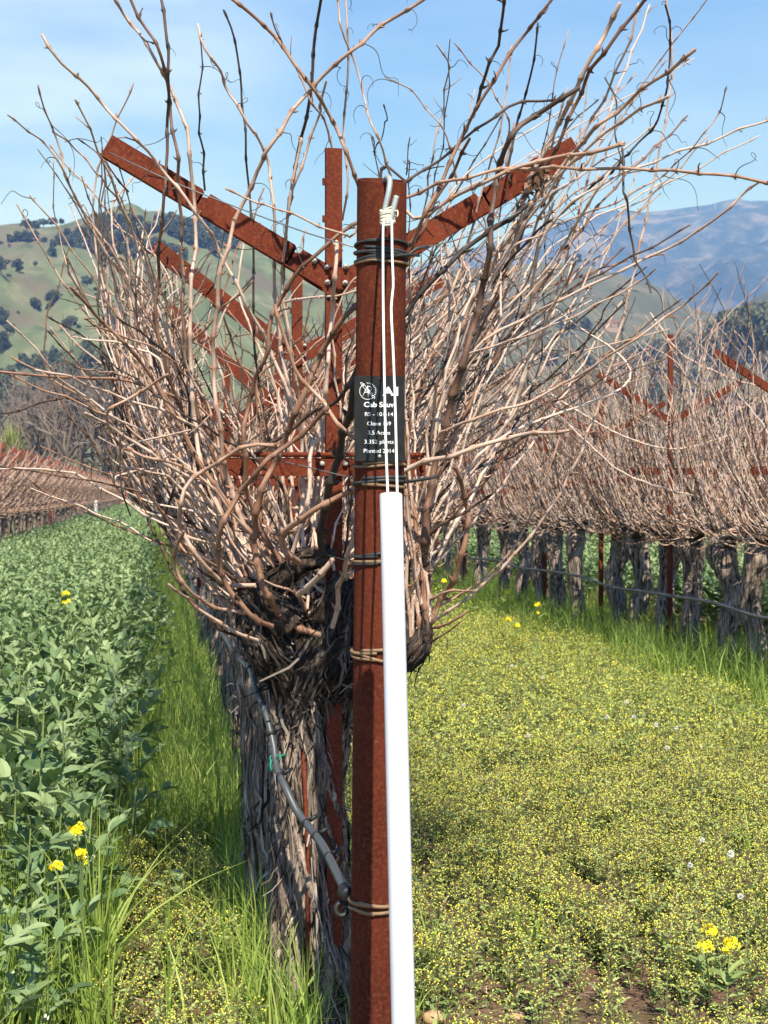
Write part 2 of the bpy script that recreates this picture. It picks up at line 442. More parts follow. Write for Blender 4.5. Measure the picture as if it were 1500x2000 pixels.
def add_cane(mb, ctrl, r0, r1, g, sides=6, sp=.075, tint=.2, buds=True, tend=.10, zig=.0035, smooth_step=.02):
    D = catmull(ctrl, smooth_step)
    s = np.r_[0, np.cumsum(np.linalg.norm(np.diff(D, axis=0), axis=1))]; L = s[-1]
    nn = max(2, int(L / sp)); nodes = (np.arange(nn) + g.uniform(.3, .9)) * L / nn
    nodes = nodes + g.uniform(-.15, .15, nn) * sp
    nodes = nodes[(nodes > .012) & (nodes < L - .004)]
    if sides >= 5: ss = np.r_[0, nodes - .011, nodes - .003, nodes + .004, nodes + .012, (nodes[:-1] + nodes[1:]) / 2, L]
    else: ss = np.r_[0, nodes, L]
    ss = np.unique(np.clip(ss, 0, L))
    P = np.stack([np.interp(ss, s, D[:, k]) for k in range(3)], -1)
    base = r0 + (r1 - r0) * (ss / L) ** .9
    bump = np.ones_like(ss); off = np.zeros_like(ss)
    for i, nd in enumerate(nodes):
        d = np.abs(ss - nd)
        bump += .55 * np.exp(-(d / .006) ** 2)
    off = np.interp(ss, nodes, zig * (1 - 2 * (np.arange(len(nodes)) % 2))) if len(nodes) > 1 else off
    T = frames(P); sd = np.cross(T, g.normal(size=3)); sd /= np.linalg.norm(sd, axis=1)[:, None] + 1e-9
    P = P + sd * off[:, None]
    V, Q = tube_arrays(P, base * bump, sides)
    mb.add(np.vstack([V, P[-1] + T[-1] * r1]), Q, [[(len(P) - 1) * sides + j, (len(P) - 1) * sides + (j + 1) % sides, len(V)] for j in range(sides)], 0,
           np.clip(np.r_[np.repeat(tint + .22 * (bump - 1) + .10 * (ss / L) ** 3, sides), tint + .3] + g.normal(0, .055, len(V) + 1), 0, 1))
    if buds:
        for i, nd in enumerate(nodes):
            p = np.array([np.interp(nd, s, D[:, k]) for k in range(3)]); r = np.interp(nd, ss, base)
            k = int(np.argmin(np.abs(ss - nd))); t = T[k]; u = sd[k] * (1 if i % 2 else -1)
            if g.random() < .85:
                e = p + u * (r * 2.5) + t * r * 1.8
                add_tube(mb, [p + u * r * .3, p + u * r * 1.4 + t * r * .5, e], [r * .75, r * .6, r * .12], 4, 0, min(1, tint + .2), caps=False)
            if g.random() < tend:
                dd = -u * 1.0 + t * g.uniform(-.2, .8) + g.normal(0, .3, 3); dd /= np.linalg.norm(dd)
                add_tendril(mb, p, dd, g, g.uniform(.05, .19))
            elif g.random() < tend * .6:
                dd = u + t * .8; dd /= np.linalg.norm(dd); q = p + dd * g.uniform(.02, .06)
                add_tube(mb, [p, (p + q) / 2 + g.normal(0, .003, 3), q], [r * .55, r * .5, r * .4], 4, 0, min(1, tint + .25), caps=True)

def put_label_words(i):
    return ['first', 'second', 'third', 'fourth', 'fifth', 'sixth', 'seventh', 'eighth', 'ninth', 'tenth', 'eleventh', 'twelfth',
            'thirteenth', 'fourteenth', 'fifteenth', 'sixteenth', 'seventeenth', 'eighteenth', 'nineteenth', 'twentieth'][i]

# ================================================================== GROUND
def sheet(name, x0, x1, y0, y1, nx, ny, z, amp, mat, sc=3.0):
    X, Y = np.meshgrid(np.linspace(x0, x1, nx), np.linspace(y0, y1, ny))
    Z = np.full(X.shape, z)
    if amp:
        Z = Z + np.array([amp * mnoise.fractal(Vector((a * sc, b * sc, 0)), 1.0, 2.0, 4) for a, b in zip(X.ravel(), Y.ravel())]).reshape(X.shape)
    mb = MB(); i = np.arange(ny - 1)[:, None] * nx + np.arange(nx - 1)[None, :]
    mb.add(np.c_[X.ravel(), Y.ravel(), Z.ravel()], np.stack([i, i + 1, i + nx + 1, i + nx], -1).reshape(-1, 4))
    return tag(mb.build(name, mat), kind='structure')
sheet('ground', -9000, 9000, -9000, 9000, 3, 3, -0.05, 0, 'field')
sheet('soil', -6, 9, 1.5, 30, 130, 240, 0.0, 0.022, 'soil')

# ================================================================== HILLS
def hill(name, sil, d0, d1, d2, mat, rough, nx=150, ny=46, x0=-500, x1=2000, curve=1.3, seed=0, base=0.0):
    """height field between depth d0 (foot) and d1 (ridge), falling again to d2"""
    xs = np.linspace(x0, x1, nx); sx, sy = zip(*sil)
    ys = np.interp(xs, sx, sy)
    mb = MB(); V = []
    ts = np.r_[np.linspace(0, 1, ny), np.linspace(1.05, 1.6, 8)]
    for t in ts:
        d = d0 + (d1 - d0) * t if t <= 1 else d1 + (d2 - d1) * (t - 1) / .6
        for x, y in zip(xs, ys):
            dv = MROT @ np.array([(x - CX) / F_PX, 0, -1.0]); dv = dv / math.hypot(dv[0], dv[1])
            H = (965 - y) / F_PX * d1
            k = t ** curve if t <= 1 else max(0, 1 - ((t - 1) / .6) * 1.1)
            p = Vector((dv[0] * d * 6 / d1 + seed, dv[1] * d * 6 / d1, 0))
            nz = mnoise.fractal(p * 2.2, .9, 2.0, 5)
            env = math.sin(min(t, 1) * math.pi) ** .7 if t < 1 else 0
            V.append((CAM[0] + dv[0] * d, CAM[1] + dv[1] * d, base + H * k + nz * rough * H * (env + .12 * (t > .9))))
    n = nx; m_ = len(ts); i = np.arange(m_ - 1)[:, None] * n + np.arange(n - 1)[None, :]
    mb.add(V, np.stack([i, i + 1, i + n + 1, i + n], -1).reshape(-1, 4))
    o = tag(mb.build(name, mat), kind='structure')
    return np.array(V).reshape(m_, n, 3), xs
HL, HLX = hill('hills', [(-500, 560), (-250, 500), (-60, 466), (0, 458), (50, 450), (100, 452), (150, 440), (200, 425), (260, 420), (320, 424), (400, 432), (470, 466),
                         (560, 500), (640, 520), (760, 600), (900, 700), (1000, 790), (1200, 900), (2000, 965)], 330, 900, 1500, 'hill_green', .15, curve=1.15, seed=3)
HM, HMX = hill('hills', [(-500, 965), (300, 900), (560, 640), (760, 545), (960, 516), (1060, 512), (1110, 514), (1200, 536), (1290, 566), (1350, 606), (1390, 618), (1440, 606), (1500, 580), (1700, 540), (2000, 560)],
     420, 1250, 2000, 'hill_dull', .08, curve=1.2, seed=11)
HB, HBX = hill('hills', [(-500, 900), (400, 700), (700, 560), (900, 490), (1000, 470), (1065, 448), (1100, 432), (1140, 422), (1200, 420), (1260, 422), (1330, 418), (1400, 410), (1435, 405),
             (1460, 414), (1500, 416), (1650, 425), (2000, 450)], 2300, 5200, 7000, 'hill_blue', .12, nx=220, ny=60, curve=1.0, seed=23)


# ================================================================== END POST AND WHAT IT CARRIES
YP = 3.05
pt, pb = W(746, 352, YP), W(732, 2000, YP)
ax_dir = (pb - pt) / np.linalg.norm(pb - pt)
pfoot = pt + ax_dir * ((pt[2] + .05) / -ax_dir[2])
R_POST = 49 / F_PX * YP
post = empty('end_post', (pfoot[0], pfoot[1], 0), 'thick rusty steel pipe end post standing at the front of the vine row', 'post')
PO = np.array([pfoot[0], pfoot[1], 0])
def on_axis(z):
    k = (pt[2] - z) / -ax_dir[2]
    return pt + ax_dir * k
# pipe: outer and inner wall, top cut on a slight slope towards the front
mb = MB(); S = 40; ang = np.arange(S) * 2 * np.pi / S
zs = np.r_[np.linspace(-.05, pt[2] - .05, 24)]
rings = []
for z in zs:
    c = on_axis(z); rings.append(np.c_[c[0] + R_POST * np.cos(ang), c[1] + R_POST * np.sin(ang), np.full(S, z)])
def top_ring(r):
    c = on_axis(pt[2]); yy = r * np.sin(ang)
    return np.c_[c[0] + r * np.cos(ang), c[1] + yy, pt[2] + .018 * yy / R_POST * 1.0]
rings.append(top_ring(R_POST)); rings.append(top_ring(R_POST - .006))
low = top_ring(R_POST - .006); low[:, 2] = pt[2] - .9; rings.append(low)
V = np.vstack(rings); n = len(rings); i = np.arange(n - 1)[:, None] * S; j = np.arange(S)[None, :]; j2 = (j + 1) % S
mb.add(V - PO, np.stack([i + j, i + j2, i + S + j2, i + S + j], -1).reshape(-1, 4))
pipe = mb.build('pipe', 'rust_post', post)
EDGE = pipe.modifiers.new('edge', 'EDGE_SPLIT'); EDGE.split_angle = R(50)
def wrap(z, turns, drop, mat, rad=.0042, tilt=0.0, seed=0, ends=None):
    g = np.random.default_rng(seed)
    n = int(40 * turns); a = np.linspace(-2.4, -2.4 + turns * 2 * np.pi, n); t = np.linspace(0, 1, n)
    c = on_axis(z)
    wob = np.interp(t, np.linspace(0, 1, 9), g.normal(0, .003, 9))
    P = np.c_[c[0] + (R_POST + rad * .95) * np.cos(a), c[1] + (R_POST + rad * .95) * np.sin(a), z - drop * t + tilt * np.cos(a) + wob]
    if ends is not None: P = np.vstack([P, ends])
    mb = MB(); add_tube(mb, P - PO, rad, 7, caps=True, transport=True)
    return mb.build('wire_wrap', mat, post)
def zpix(y): return W(740, y, YP - R_POST)[2]
wrap(zpix(469), 1.1, .002, 'wrap_black', .0034, 0, 1)
wrap(zpix(483), 1.3, .012, 'wrap_black', .0042, -.003, 2, [W(812, 486, 3.0), W(835, 481, 3.06)])
wrap(zpix(492), 1.2, .006, 'wrap_black', .0036, .004, 3, [W(800, 497, 3.0), W(818, 499, 3.05)])
wrap(zpix(501), 1.1, .004, 'wrap_black', .0034, .003, 4)
wrap(zpix(506), 1.1, .004, 'wrap_tan', .0034, -.003, 5)
wrap(zpix(906), 1.4, .008, 'wrap_tan', .0034, .004, 6)
wrap(zpix(932), 1.3, .012, 'wrap_black', .0042, .004, 7, [W(800, 940, 2.99), W(838, 934, 3.05), W(855, 930, 3.2)])
wrap(zpix(944), 1.1, .006, 'wrap_tan', .0036, -.004, 8)
wrap(zpix(1080), 1.1, .006, 'wrap_black', .0036, .006, 9)
wrap(zpix(1093), 1.2, .008, 'wrap_tan', .0034, .002, 10)
wrap(zpix(1100), 1.1, .004, 'wrap_black', .0032, .000, 11)
wrap(zpix(1272), 1.1, .004, 'wrap_tan', .0042, .0, 12)
wrap(zpix(1284), 1.1, .004, 'wrap_tan', .0038, .001, 13)
wrap(zpix(1768), 1.1, .004, 'wrap_tan', .0046, .0, 14)
wrap(zpix(1781), 1.1, .004, 'wrap_tan', .0042, -.001, 15)
for z in (zpix(1690), zpix(560)):   # weld seams round the pipe
    pass

# ---- sign
YS = YP - R_POST - .006
a, b = W(692.5, 733.5, YS), W(790, 901, YS)
SW, SH = b[0] - a[0], a[2] - b[2]
sc_c = (a + b) / 2
sign = empty('vine_block_sign', tuple(sc_c), 'small black sign with white lettering about the vines, fixed to the rusty end post', 'sign')
sign.rotation_euler = (0, 0, R(-3.5))
mb = MB(); rad = .006; pts = []
for cx, cz, a0 in ((SW / 2 - rad, SH / 2 - rad, 0), (-SW / 2 + rad, SH / 2 - rad, 90), (-SW / 2 + rad, -SH / 2 + rad, 180), (SW / 2 - rad, -SH / 2 + rad, 270)):
    for k in range(5):
        th = R(a0 + k * 22.5); pts.append((cx + rad * math.cos(th), cz + rad * math.sin(th)))
add_prism(mb, pts, -.0012, .0012)
plate = mb.build('plate', 'sign', sign, smooth=False)
PXM = F_PX / YS                                         # photo pixels per metre at the sign
def text(body, xpx, ypx, hpx, name='lettering', bold=0.0, wpx=None):
    cu = bpy.data.curves.new('tmp', 'FONT'); cu.body = body; cu.align_x = 'CENTER'; cu.size = 1.0; cu.offset = bold; cu.extrude = .02
    o = bpy.data.objects.new('tmp', cu); COL.objects.link(o); bpy.context.view_layer.update()
    me = bpy.data.meshes.new_from_object(o.evaluated_get(bpy.context.evaluated_depsgraph_get()))
    bpy.data.objects.remove(o); bpy.data.curves.remove(cu)
    co = np.zeros(len(me.vertices) * 3); me.vertices.foreach_get('co', co); co = co.reshape(-1, 3)
    h = .70
    sx = (wpx / (co[:, 0].max() - co[:, 0].min())) if wpx else hpx / h
    cxm = (co[:, 0].max() + co[:, 0].min()) / 2
    N = np.zeros_like(co)
    N[:, 0] = ((co[:, 0] - cxm) * sx + xpx - 741.25) / PXM
    N[:, 2] = (co[:, 1] * hpx / h + (817 - ypx)) / PXM
    N[:, 1] = -.00135 - np.where(co[:, 2] > 0, .0004, 0)
    me.vertices.foreach_set('co', N.ravel()); me.materials.clear(); me.materials.append(M['letter']); me.update()
    o = bpy.data.objects.new(name, me); COL.objects.link(o); o.parent = plate
    return o
text('A1', 762.5, 771, 16.5, bold=.028, wpx=31)
text('Cab Sauv', 740, 794, 9.5, bold=.022, wpx=60)
text('RS - 101-14', 740, 812, 7.6, bold=.002, wpx=56)
text('Clone 169', 740, 830.5, 7.6, bold=.002, wpx=47)
text('3.5 Acres', 740, 848.5, 7.6, bold=.002, wpx=44)
text('3,352 plants', 740, 866.5, 7.6, bold=.002, wpx=58)
text('Planted 2014', 740, 884.5, 7.6, bold=.002, wpx=61)
# round emblem: ring, dotted right side, monogram strokes and a slanting wand with two bulbs
mb = MB()
def sp(x, y): return np.array([(x - 741.25) / PXM, -.0016, (817 - y) / PXM])
def stroke(pts, w=1.0): add_tube(mb, np.array([sp(*p) for p in pts]), w * .5 / PXM, 5, transport=True)
ecx, ecy, er = 717.5, 763.5, 16.0
stroke([(ecx + er * math.cos(R(t)), ecy - er * math.sin(R(t))) for t in range(115, 312, 8)], 1.4)
for t in list(range(-36, 100, 13)):
    q = (ecx + er * math.cos(R(t)), ecy - er * math.sin(R(t))); d = (math.cos(R(t)), -math.sin(R(t)))
    stroke([(q[0] - d[0] * 1.4, q[1] - d[1] * 1.4), q, (q[0] + d[0] * 1.4, q[1] + d[1] * 1.4)], 1.5)
stroke([(707, 774), (712, 764), (717, 754), (718, 753)], 1.7); stroke([(717, 752.5), (718, 764), (718.5, 775)], 1.7)
stroke([(711, 766), (716, 765.5), (722, 765)], 1.2)
stroke([(717, 753), (724, 755), (725, 760), (718.5, 762.5)], 1.3); stroke([(719.5, 763), (723, 768), (727, 772)], 1.3)
stroke([(706, 751), (710, 757), (717, 765), (724, 771)], 1.0); stroke([(709, 748), (714, 755), (721, 762), (728, 769)], 1.0)
for c in ((706.5, 749.5), (728.5, 774)):
    stroke([(c[0] + 3.0 * math.cos(R(t)) + 1.2 * math.sin(R(t)), c[1] + 3.0 * math.sin(R(t)) + 1.5 * math.cos(R(t))) for t in range(0, 361, 30)], 1.2)
mb.build('emblem', 'letter', plate)
mb = MB()
c = sp(741, 891.5); add_tube(mb, [c + [0, .001, 0], c - [0, .0012, 0], c - [0, .002, 0]], [3.4 / PXM, 3.4 / PXM, 2.3 / PXM], 14)
mb.build('screw', 'bolt', sign)
mb = MB()
c = sp(741, 739); add_tube(mb, [c + [0, .001, 0], c - [0, .0008, 0]], [2.6 / PXM, 2.4 / PXM], 14)
mb.build('rusty_rivet', 'rust_arm', sign)

# ---- hook, tape, cord and white tube
def path(pts, w_px, name, mat, parent=None, sides=8, step=.004):
    P = catmull([W(*p) for p in pts], step)
    mb = MB(); add_tube(mb, P, w_px / 2 / F_PX * np.mean([p[2] for p in pts]), sides, transport=True)
    return mb.build(name, mat, parent)
hook = path([(752, 388, 3.045), (751, 364, 3.02), (753, 350, 2.995), (759, 347, 2.975), (761.5, 357, 2.955), (758, 380, 2.95), (752, 408, 2.95), (748.5, 428, 2.95),
             (752, 440, 2.94), (759, 437, 2.935), (764, 424, 2.935), (769, 404, 2.935), (774.5, 383, 2.935)], 11.5, 'rod_hook', 'galv')
tag(hook, 'bent galvanised rod hooked over the open top of the rusty end post', 'hook')
mb = MB(); g = np.random.default_rng(4)
for k in range(26):
    y = 412 + k * .95 + g.uniform(-2, 2); xc = 757 + g.uniform(-1, 1)
    a0 = np.linspace(0, 2 * np.pi, 22); c = W(xc, y, 2.943); rx, ry = 13.5 / F_PX * 2.94 * g.uniform(.86, 1.1), .011 * g.uniform(.9, 1.2)
    P = np.c_[c[0] + rx * np.cos(a0), c[1] + ry * np.sin(a0), c[2] + .004 * g.normal() * np.sin(a0 + g.uniform(0, 6)) + .003 * np.cos(a0)]
    add_tube(mb, P, .0019, 5, transport=True)
P = catmull([W(770, 414, 2.93), W(776, 411, 2.925), W(777, 419, 2.92), W(775, 424, 2.92)], .003); add_tube(mb, P, .0016, 5, transport=True)
o = mb.build('tape_binding', 'tape'); tag(o, 'frayed cream tape bound round the bent rod near the top of the end post', 'tape')
mb = MB()
for pts in ([(752, 424, 2.936), (748.5, 440, 2.93), (748, 500, 2.89), (748.5, 600, 2.83), (750, 700, 2.775), (753, 850, 2.735), (757.5, 968, 2.675), (758, 990, 2.67)],
            [(763, 428, 2.93), (765, 437, 2.925), (766, 500, 2.885), (768, 560, 2.85), (764, 600, 2.83), (768, 690, 2.78), (772, 800, 2.76), (776, 968, 2.68), (777, 990, 2.675)]):
    add_tube(mb, catmull([W(*p) for p in pts], .02), 5.0 / 2 / F_PX * 2.8, 8, transport=True)
tag(mb.build('cord', 'cord'), 'doubled white cord tied below the tape and running down into the white tube', 'cord')
ta, tb = W(763.5, 968, 2.68), W(788, 2000, 2.49)
td = (tb - ta) / np.linalg.norm(tb - ta); tf = ta + td * (ta[2] / -td[2])
ro = 45 / 2 / F_PX * 2.68
mb = MB()
P = np.array([ta + (tf - ta) * t for t in np.linspace(0, 1, 12)])
Pi = np.array([ta, ta + (tf - ta) * .3, ta + (tf - ta) * .6])
Vo, Qo = tube_arrays(P, ro, 32); Vi, Qi = tube_arrays(np.array([ta - td * .0, ta + td * .5]), ro - .004, 32)
# rounded lip between outer and inner wall
Vl, Ql = tube_arrays(np.array([ta, ta - td * .0025, ta - td * .0025, ta]), np.array([ro, ro - .0012, ro - .0028, ro - .004]), 32)
T0 = np.array([td])
def ringpts(c, r):
    a_ = np.array([0, 1.0, 0]); N_ = np.cross(td, a_); N_ /= np.linalg.norm(N_); B_ = np.cross(td, N_); th = np.arange(32) * 2 * np.pi / 32
    return c + r * (np.cos(th)[:, None] * N_ + np.sin(th)[:, None] * B_)
rs = [ringpts(tf, ro)] + [ringpts(tf + (ta - tf) * t, ro) for t in np.linspace(.1, 1, 9)] + [ringpts(ta - td * .003, ro - .0012), ringpts(ta - td * .003, ro - .003), ringpts(ta, ro - .004), ringpts(ta + td * .6, ro - .004)]
V = np.vstack(rs); n = len(rs); i = np.arange(n - 1)[:, None] * 32; j = np.arange(32)[None, :]; j2 = (j + 1) % 32
mb.add(V, np.stack([i + j, i + j2, i + 32 + j2, i + 32 + j], -1).reshape(-1, 4))
tag(mb.build('white_tube', 'pvc'), 'smooth white plastic tube leaning in front of the rusty end post', 'tube')

# ================================================================== TRELLIS POSTS
def trellis(name, X, Y, ztop, arms, zbr, zcross, cw, label, group=None, lean=0.0, mat='rust_arm', detail=True):
    """stake + arms + bracket + crossbar; arms: list of ((x,z) inner, (x,z) outer, width) local to the stake"""
    root = empty(name, (X, Y, 0), label, 'trellis post', group)
    mb = MB(); w, d, t = .022, .028, .004
    prof = [(-w, d), (-w, 0), (w, 0), (w, d), (w - t, d), (w - t, t), (-w + t, t), (-w + t, d)]
    n = len(prof); v = np.array([(x + lean * z, y, z) for z in (-.1, ztop) for x, y in prof])
    j = np.arange(n); j2 = (j + 1) % n
    mb.add(v, np.stack([j, j2, n + j2, n + j], -1))
    mb.add(v[n:], [[0, 1, 6, 7], [1, 2, 5, 6], [2, 3, 4, 5]])
    if detail:
        for z in (ztop - .09, ztop - .19, ztop - .33): add_box(mb, (-w - .009 + lean * z, .004, z - .009), (-w - .0002 + lean * z, .012, z + .009))
    mb.build('stake', mat, root, smooth=False)
    for (xi, zi), (xo, zo), ww in arms:
        dvec = np.array([xo - xi, zo - zi]); L = np.hypot(*dvec); u = dvec / L; nrm = np.array([-u[1], u[0]]) * (1 if u[0] > 0 else -1)
        def lp(s, h): return np.array([xi, zi]) + u * s + nrm * h
        mb = MB()
        # strip with two hook notches in the upper edge
        up = [(0, ww / 2)]
        if detail:
            for s in (L * .16, L * .58):
                up += [(s - .012, ww / 2), (s - .010, ww / 2 - .014), (s + .004, ww / 2 - .018), (s + .010, ww / 2 - .012), (s + .004, ww / 2 - .006), (s + .012, ww / 2)]
        up += [(L, ww / 2)]
        lo = [(s, -ww / 2) for s, _ in up]
        nU = len(up); vv = []
        for y in (-.006, -.002):
            for (s, h) in up: q = lp(s, h); vv.append((q[0], y, q[1]))
            for (s, h) in lo: q = lp(s, h); vv.append((q[0], y, q[1]))
        qs = []; k = np.arange(nU - 1); o2 = 2 * nU
        qs.append(np.stack([k, k + 1, nU + k + 1, nU + k], -1)); qs.append(np.stack([o2 + k, o2 + nU + k, o2 + nU + k + 1, o2 + k + 1], -1))
        qs.append(np.stack([k, o2 + k, o2 + k + 1, k + 1], -1)); qs.append(np.stack([nU + k, nU + k + 1, o2 + nU + k + 1, o2 + nU + k], -1))
        qs.append(np.array([[0, nU, o2 + nU, o2], [nU - 1, o2 + nU - 1, o2 + 2 * nU - 1, 2 * nU - 1]]))
        mb.add(vv, np.vstack(qs))
        a_, b_ = lp(0, -ww / 2 - .0005), lp(L, -ww / 2 - .0005); c_, d_ = lp(0, -ww / 2 - .004), lp(L, -ww / 2 - .004)
        vv = [(a_[0], -.030, a_[1]), (b_[0], -.030, b_[1]), (b_[0], -.002, b_[1]), (a_[0], -.002, a_[1]), (c_[0], -.030, c_[1]), (d_[0], -.030, d_[1]), (d_[0], -.002, d_[1]), (c_[0], -.002, c_[1])]
        mb.add(vv, [[0, 1, 2, 3], [7, 6, 5, 4], [0, 4, 5, 1], [1, 5, 6, 2], [2, 6, 7, 3], [3, 7, 4, 0]])
        mb.build('arm', mat, root, smooth=False)
    if zbr:
        mb = MB(); add_prism(mb, [(-.085, zbr + .055), (-.085, zbr - .005), (0, zbr - .055), (.085, zbr - .005), (.085, zbr + .055), (.03, zbr + .03), (-.03, zbr + .03)], -.011, -.0075)
        brk = mb.build('bracket', mat, root, smooth=False)
        if detail:
            for x, z in ((-.022, zbr + .030), (.030, zbr + .032), (-.020, zbr - .012), (.028, zbr - .012), (-.055, zbr + .045)):
                mb = MB(); add_tube(mb, [(x, -.008, z), (x, -.018, z), (x, -.019, z)], [.0085, .008, .004], 6); add_tube(mb, [(x, -.019, z), (x, -.026, z)], .004, 8)
                mb.build('bolt', 'bolt', brk)
    if zcross:
        mb = MB(); x0, x1 = cw
        add_tube(mb, [(x0, -.012, zcross + .020), (x1, -.012, zcross + .020)], .007, 8)
        n = 8; e = [(x0 - .012 * math.cos(R(a_)), zcross - .013 + .024 * math.sin(R(a_))) for a_ in np.linspace(90, -90, n)]
        add_prism(mb, [(x1, zcross - .037), (x1, zcross + .011)] + e, -.012, -.008)
        cbr = mb.build('crossbar', mat, root, smooth=False)
        if detail:
            for x in (-.035, .028):
                mb = MB(); add_tube(mb, [(x, -.0125, zcross - .004), (x, -.022, zcross - .004)], [.008, .007], 6); mb.build('bolt', 'bolt', cbr)
    return root
YT = 3.665
tx = W(653, 1000, YT)[0]; TZ = lambda x, y, Y=YT: (lambda p: (p[0] - tx, p[2]))(W(x, y, Y))
T1 = trellis('trellis_post', tx, YT, W(653, 289, YT)[2], [(TZ(640, 543), TZ(208, 284), .062), (TZ(690, 543), TZ(1125, 287), .062)], TZ(655, 545)[1], TZ(653, 903)[1],
             (TZ(445, 903)[0], TZ(850, 903)[0]), 'rusty trellis post right behind the pipe end post, arms raised in a V')
Y2 = 5.75
tx2 = W(581, 800, Y2)[0]
T2 = trellis('trellis_post', tx2, Y2, W(580, 520, Y2)[2], [((-.03, W(590, 690, Y2)[2]), (W(300, 480, Y2)[0] - tx2, W(300, 480, Y2)[2]), .066), ((.03, W(620, 690, Y2)[2]), (.62, W(620, 690, Y2)[2] + .33), .062)],
             W(590, 690, Y2)[2], 1.52, (-.34, .34), 'second rusty trellis post in the central row, its left arm steep')
Y3 = 7.6
tx3 = W(545, 800, Y3)[0]
T3 = trellis('trellis_post', tx3, Y3, 2.3, [((-.03, W(560, 790, Y3)[2]), (W(330, 602, Y3)[0] - tx3, W(330, 602, Y3)[2]), .066), ((.03, W(560, 790, Y3)[2]), (.62, W(560, 790, Y3)[2] + .36), .062)],
             W(560, 790, Y3)[2], 1.5, (-.34, .34), 'rusty trellis post third in the central vine row, partly seen between the canes')
note(T3)
for k, y in enumerate(np.arange(9.5, 60, 1.95)):
    o = copy_tree(T3); o.location = (.50 + .02 * math.sin(k * 2.1), y, 0)
    tag(o, 'rusty trellis post deep in the central vine row, nearly hidden among canes', 'trellis post', 'trellis posts deep in the central row')
# right row
XR = 4.42
def right_arms(z, s=1.0): return [((-.03, z), (-.68 * s, z + .40), .058), ((.03, z), (.68 * s, z + .36), .055)]
right_posts = [(9.35, 1566, .98), (11.64, 1310, 1.0), (13.44, 1175, .96), (15.4, 1065, .93), (17.3, 982, .9)]
lab = ['its long left arm entering at the right edge', 'with the tall dark stake', 'next beyond the tall one', 'fourth from the right edge', 'fifth from the right edge']
for k, (y, px, s) in enumerate(right_posts):
    x = W(px, 1000, y)[0]
    o = trellis('trellis_post', x, y, 2.5 * s + (.38 if k == 1 else 0), right_arms(2.12 * s), 2.12 * s, 1.66 * s, (-.40, .42), 'rusty trellis post in the right row, ' + lab[k], 'trellis posts in the right row', detail=k < 2)
note(o)
for k, y in enumerate(np.arange(19.2, 48, 1.95)):
    c = copy_tree(o); c.location = (XR, y, 0)
    tag(c, 'rusty trellis post far along the right vine row', 'trellis post', 'trellis posts far along the right row')
for k, y in enumerate(np.arange(17.0, 40, 2.1)):
    c = copy_tree(o); c.location = (XR + 3.95, y, 0)
    tag(c, 'rusty trellis post in the vine row beyond the right row', 'trellis post', 'trellis posts in the row beyond')
XL = -3.4
tl = trellis('trellis_post', XL, 24.5, 2.5, [((-.03, 2.0), (-.66, 2.42), .09), ((.03, 2.0), (.66, 2.42), .09)], 2.0, 1.5, (-.4, .4), 'rusty trellis post in the long left vine row', 'trellis posts in the left row', mat='rust_far', detail=False)
note(tl)
for y in np.arange(26.4, 128, 1.95):
    c = copy_tree(tl); c.location = (XL + random.uniform(-.04, .04), y, random.uniform(-.06, .05))

rb_ = W(601, 1990, 3.645)
mb = MB(); add_tube(mb, [(0, 0, -.1), (0, 0, .5), (-.01, .03, .8)], .0055, 8)
tag(mb.build('vine_stake', 'rust_arm', loc=(rb_[0], rb_[1], 0)), 'thin rusty rod standing against the front of the shaggy trunk', 'stake')
# ================================================================== WIRES AND DRIP HOSES
def wire(pts, rad, label, mat='wire', group='trellis wires', step=.1, name='trellis_wire', sides=5):
    mb = MB(); add_tube(mb, catmull(pts, step), rad, sides, transport=True)
    return tag(mb.build(name, mat), label, 'wire', group)
wire([W(215, 298, 3.64), W(330, 352, 3.5), W(460, 404, 3.42), W(600, 455, 3.2), W(690, 482, 3.06)], .0017, 'thin trellis wire from the left arm end to the black wraps on the post')
wire([W(1110, 362, 3.64), W(960, 442, 3.4), W(880, 472, 3.2), W(812, 486, 3.06)], .0017, 'thin trellis wire from the right arm to the black wraps on the post')
wire([W(470, 893, 3.63), W(560, 903, 3.45), W(640, 922, 3.25), W(690, 934, 3.06)], .0016, 'thin trellis wire from the crossbar to the lower wraps on the post')
wire([W(600, 1070, 3.9), W(660, 1090, 3.4), W(692, 1095, 3.06)], .0018, 'thin trellis wire from the vine head to the wraps on the post')
for dx, z, l in ((-.64, 2.43, 'outer left'), (-.30, 2.2, 'inner left'), (.34, 2.2, 'inner right'), (.66, 2.42, 'outer right')):
    wire([(.50 + dx, 3.83, z), (.50 + dx, 6, z - .12), (.50 + dx, 12, z - .14), (.50 + dx, 50, z - .14)], .0016, 'trellis wire along the central vine row on the %s arm notches' % l, step=.5)
for dx, z, l in ((-.66, 2.5, 'outer left'), (.66, 2.5, 'outer right')):
    wire([(XR + dx, 6, z), (XR + dx, 20, z), (XR + dx, 48, z)], .0018, 'trellis wire along the right vine row on the %s arm ends' % l, step=1)
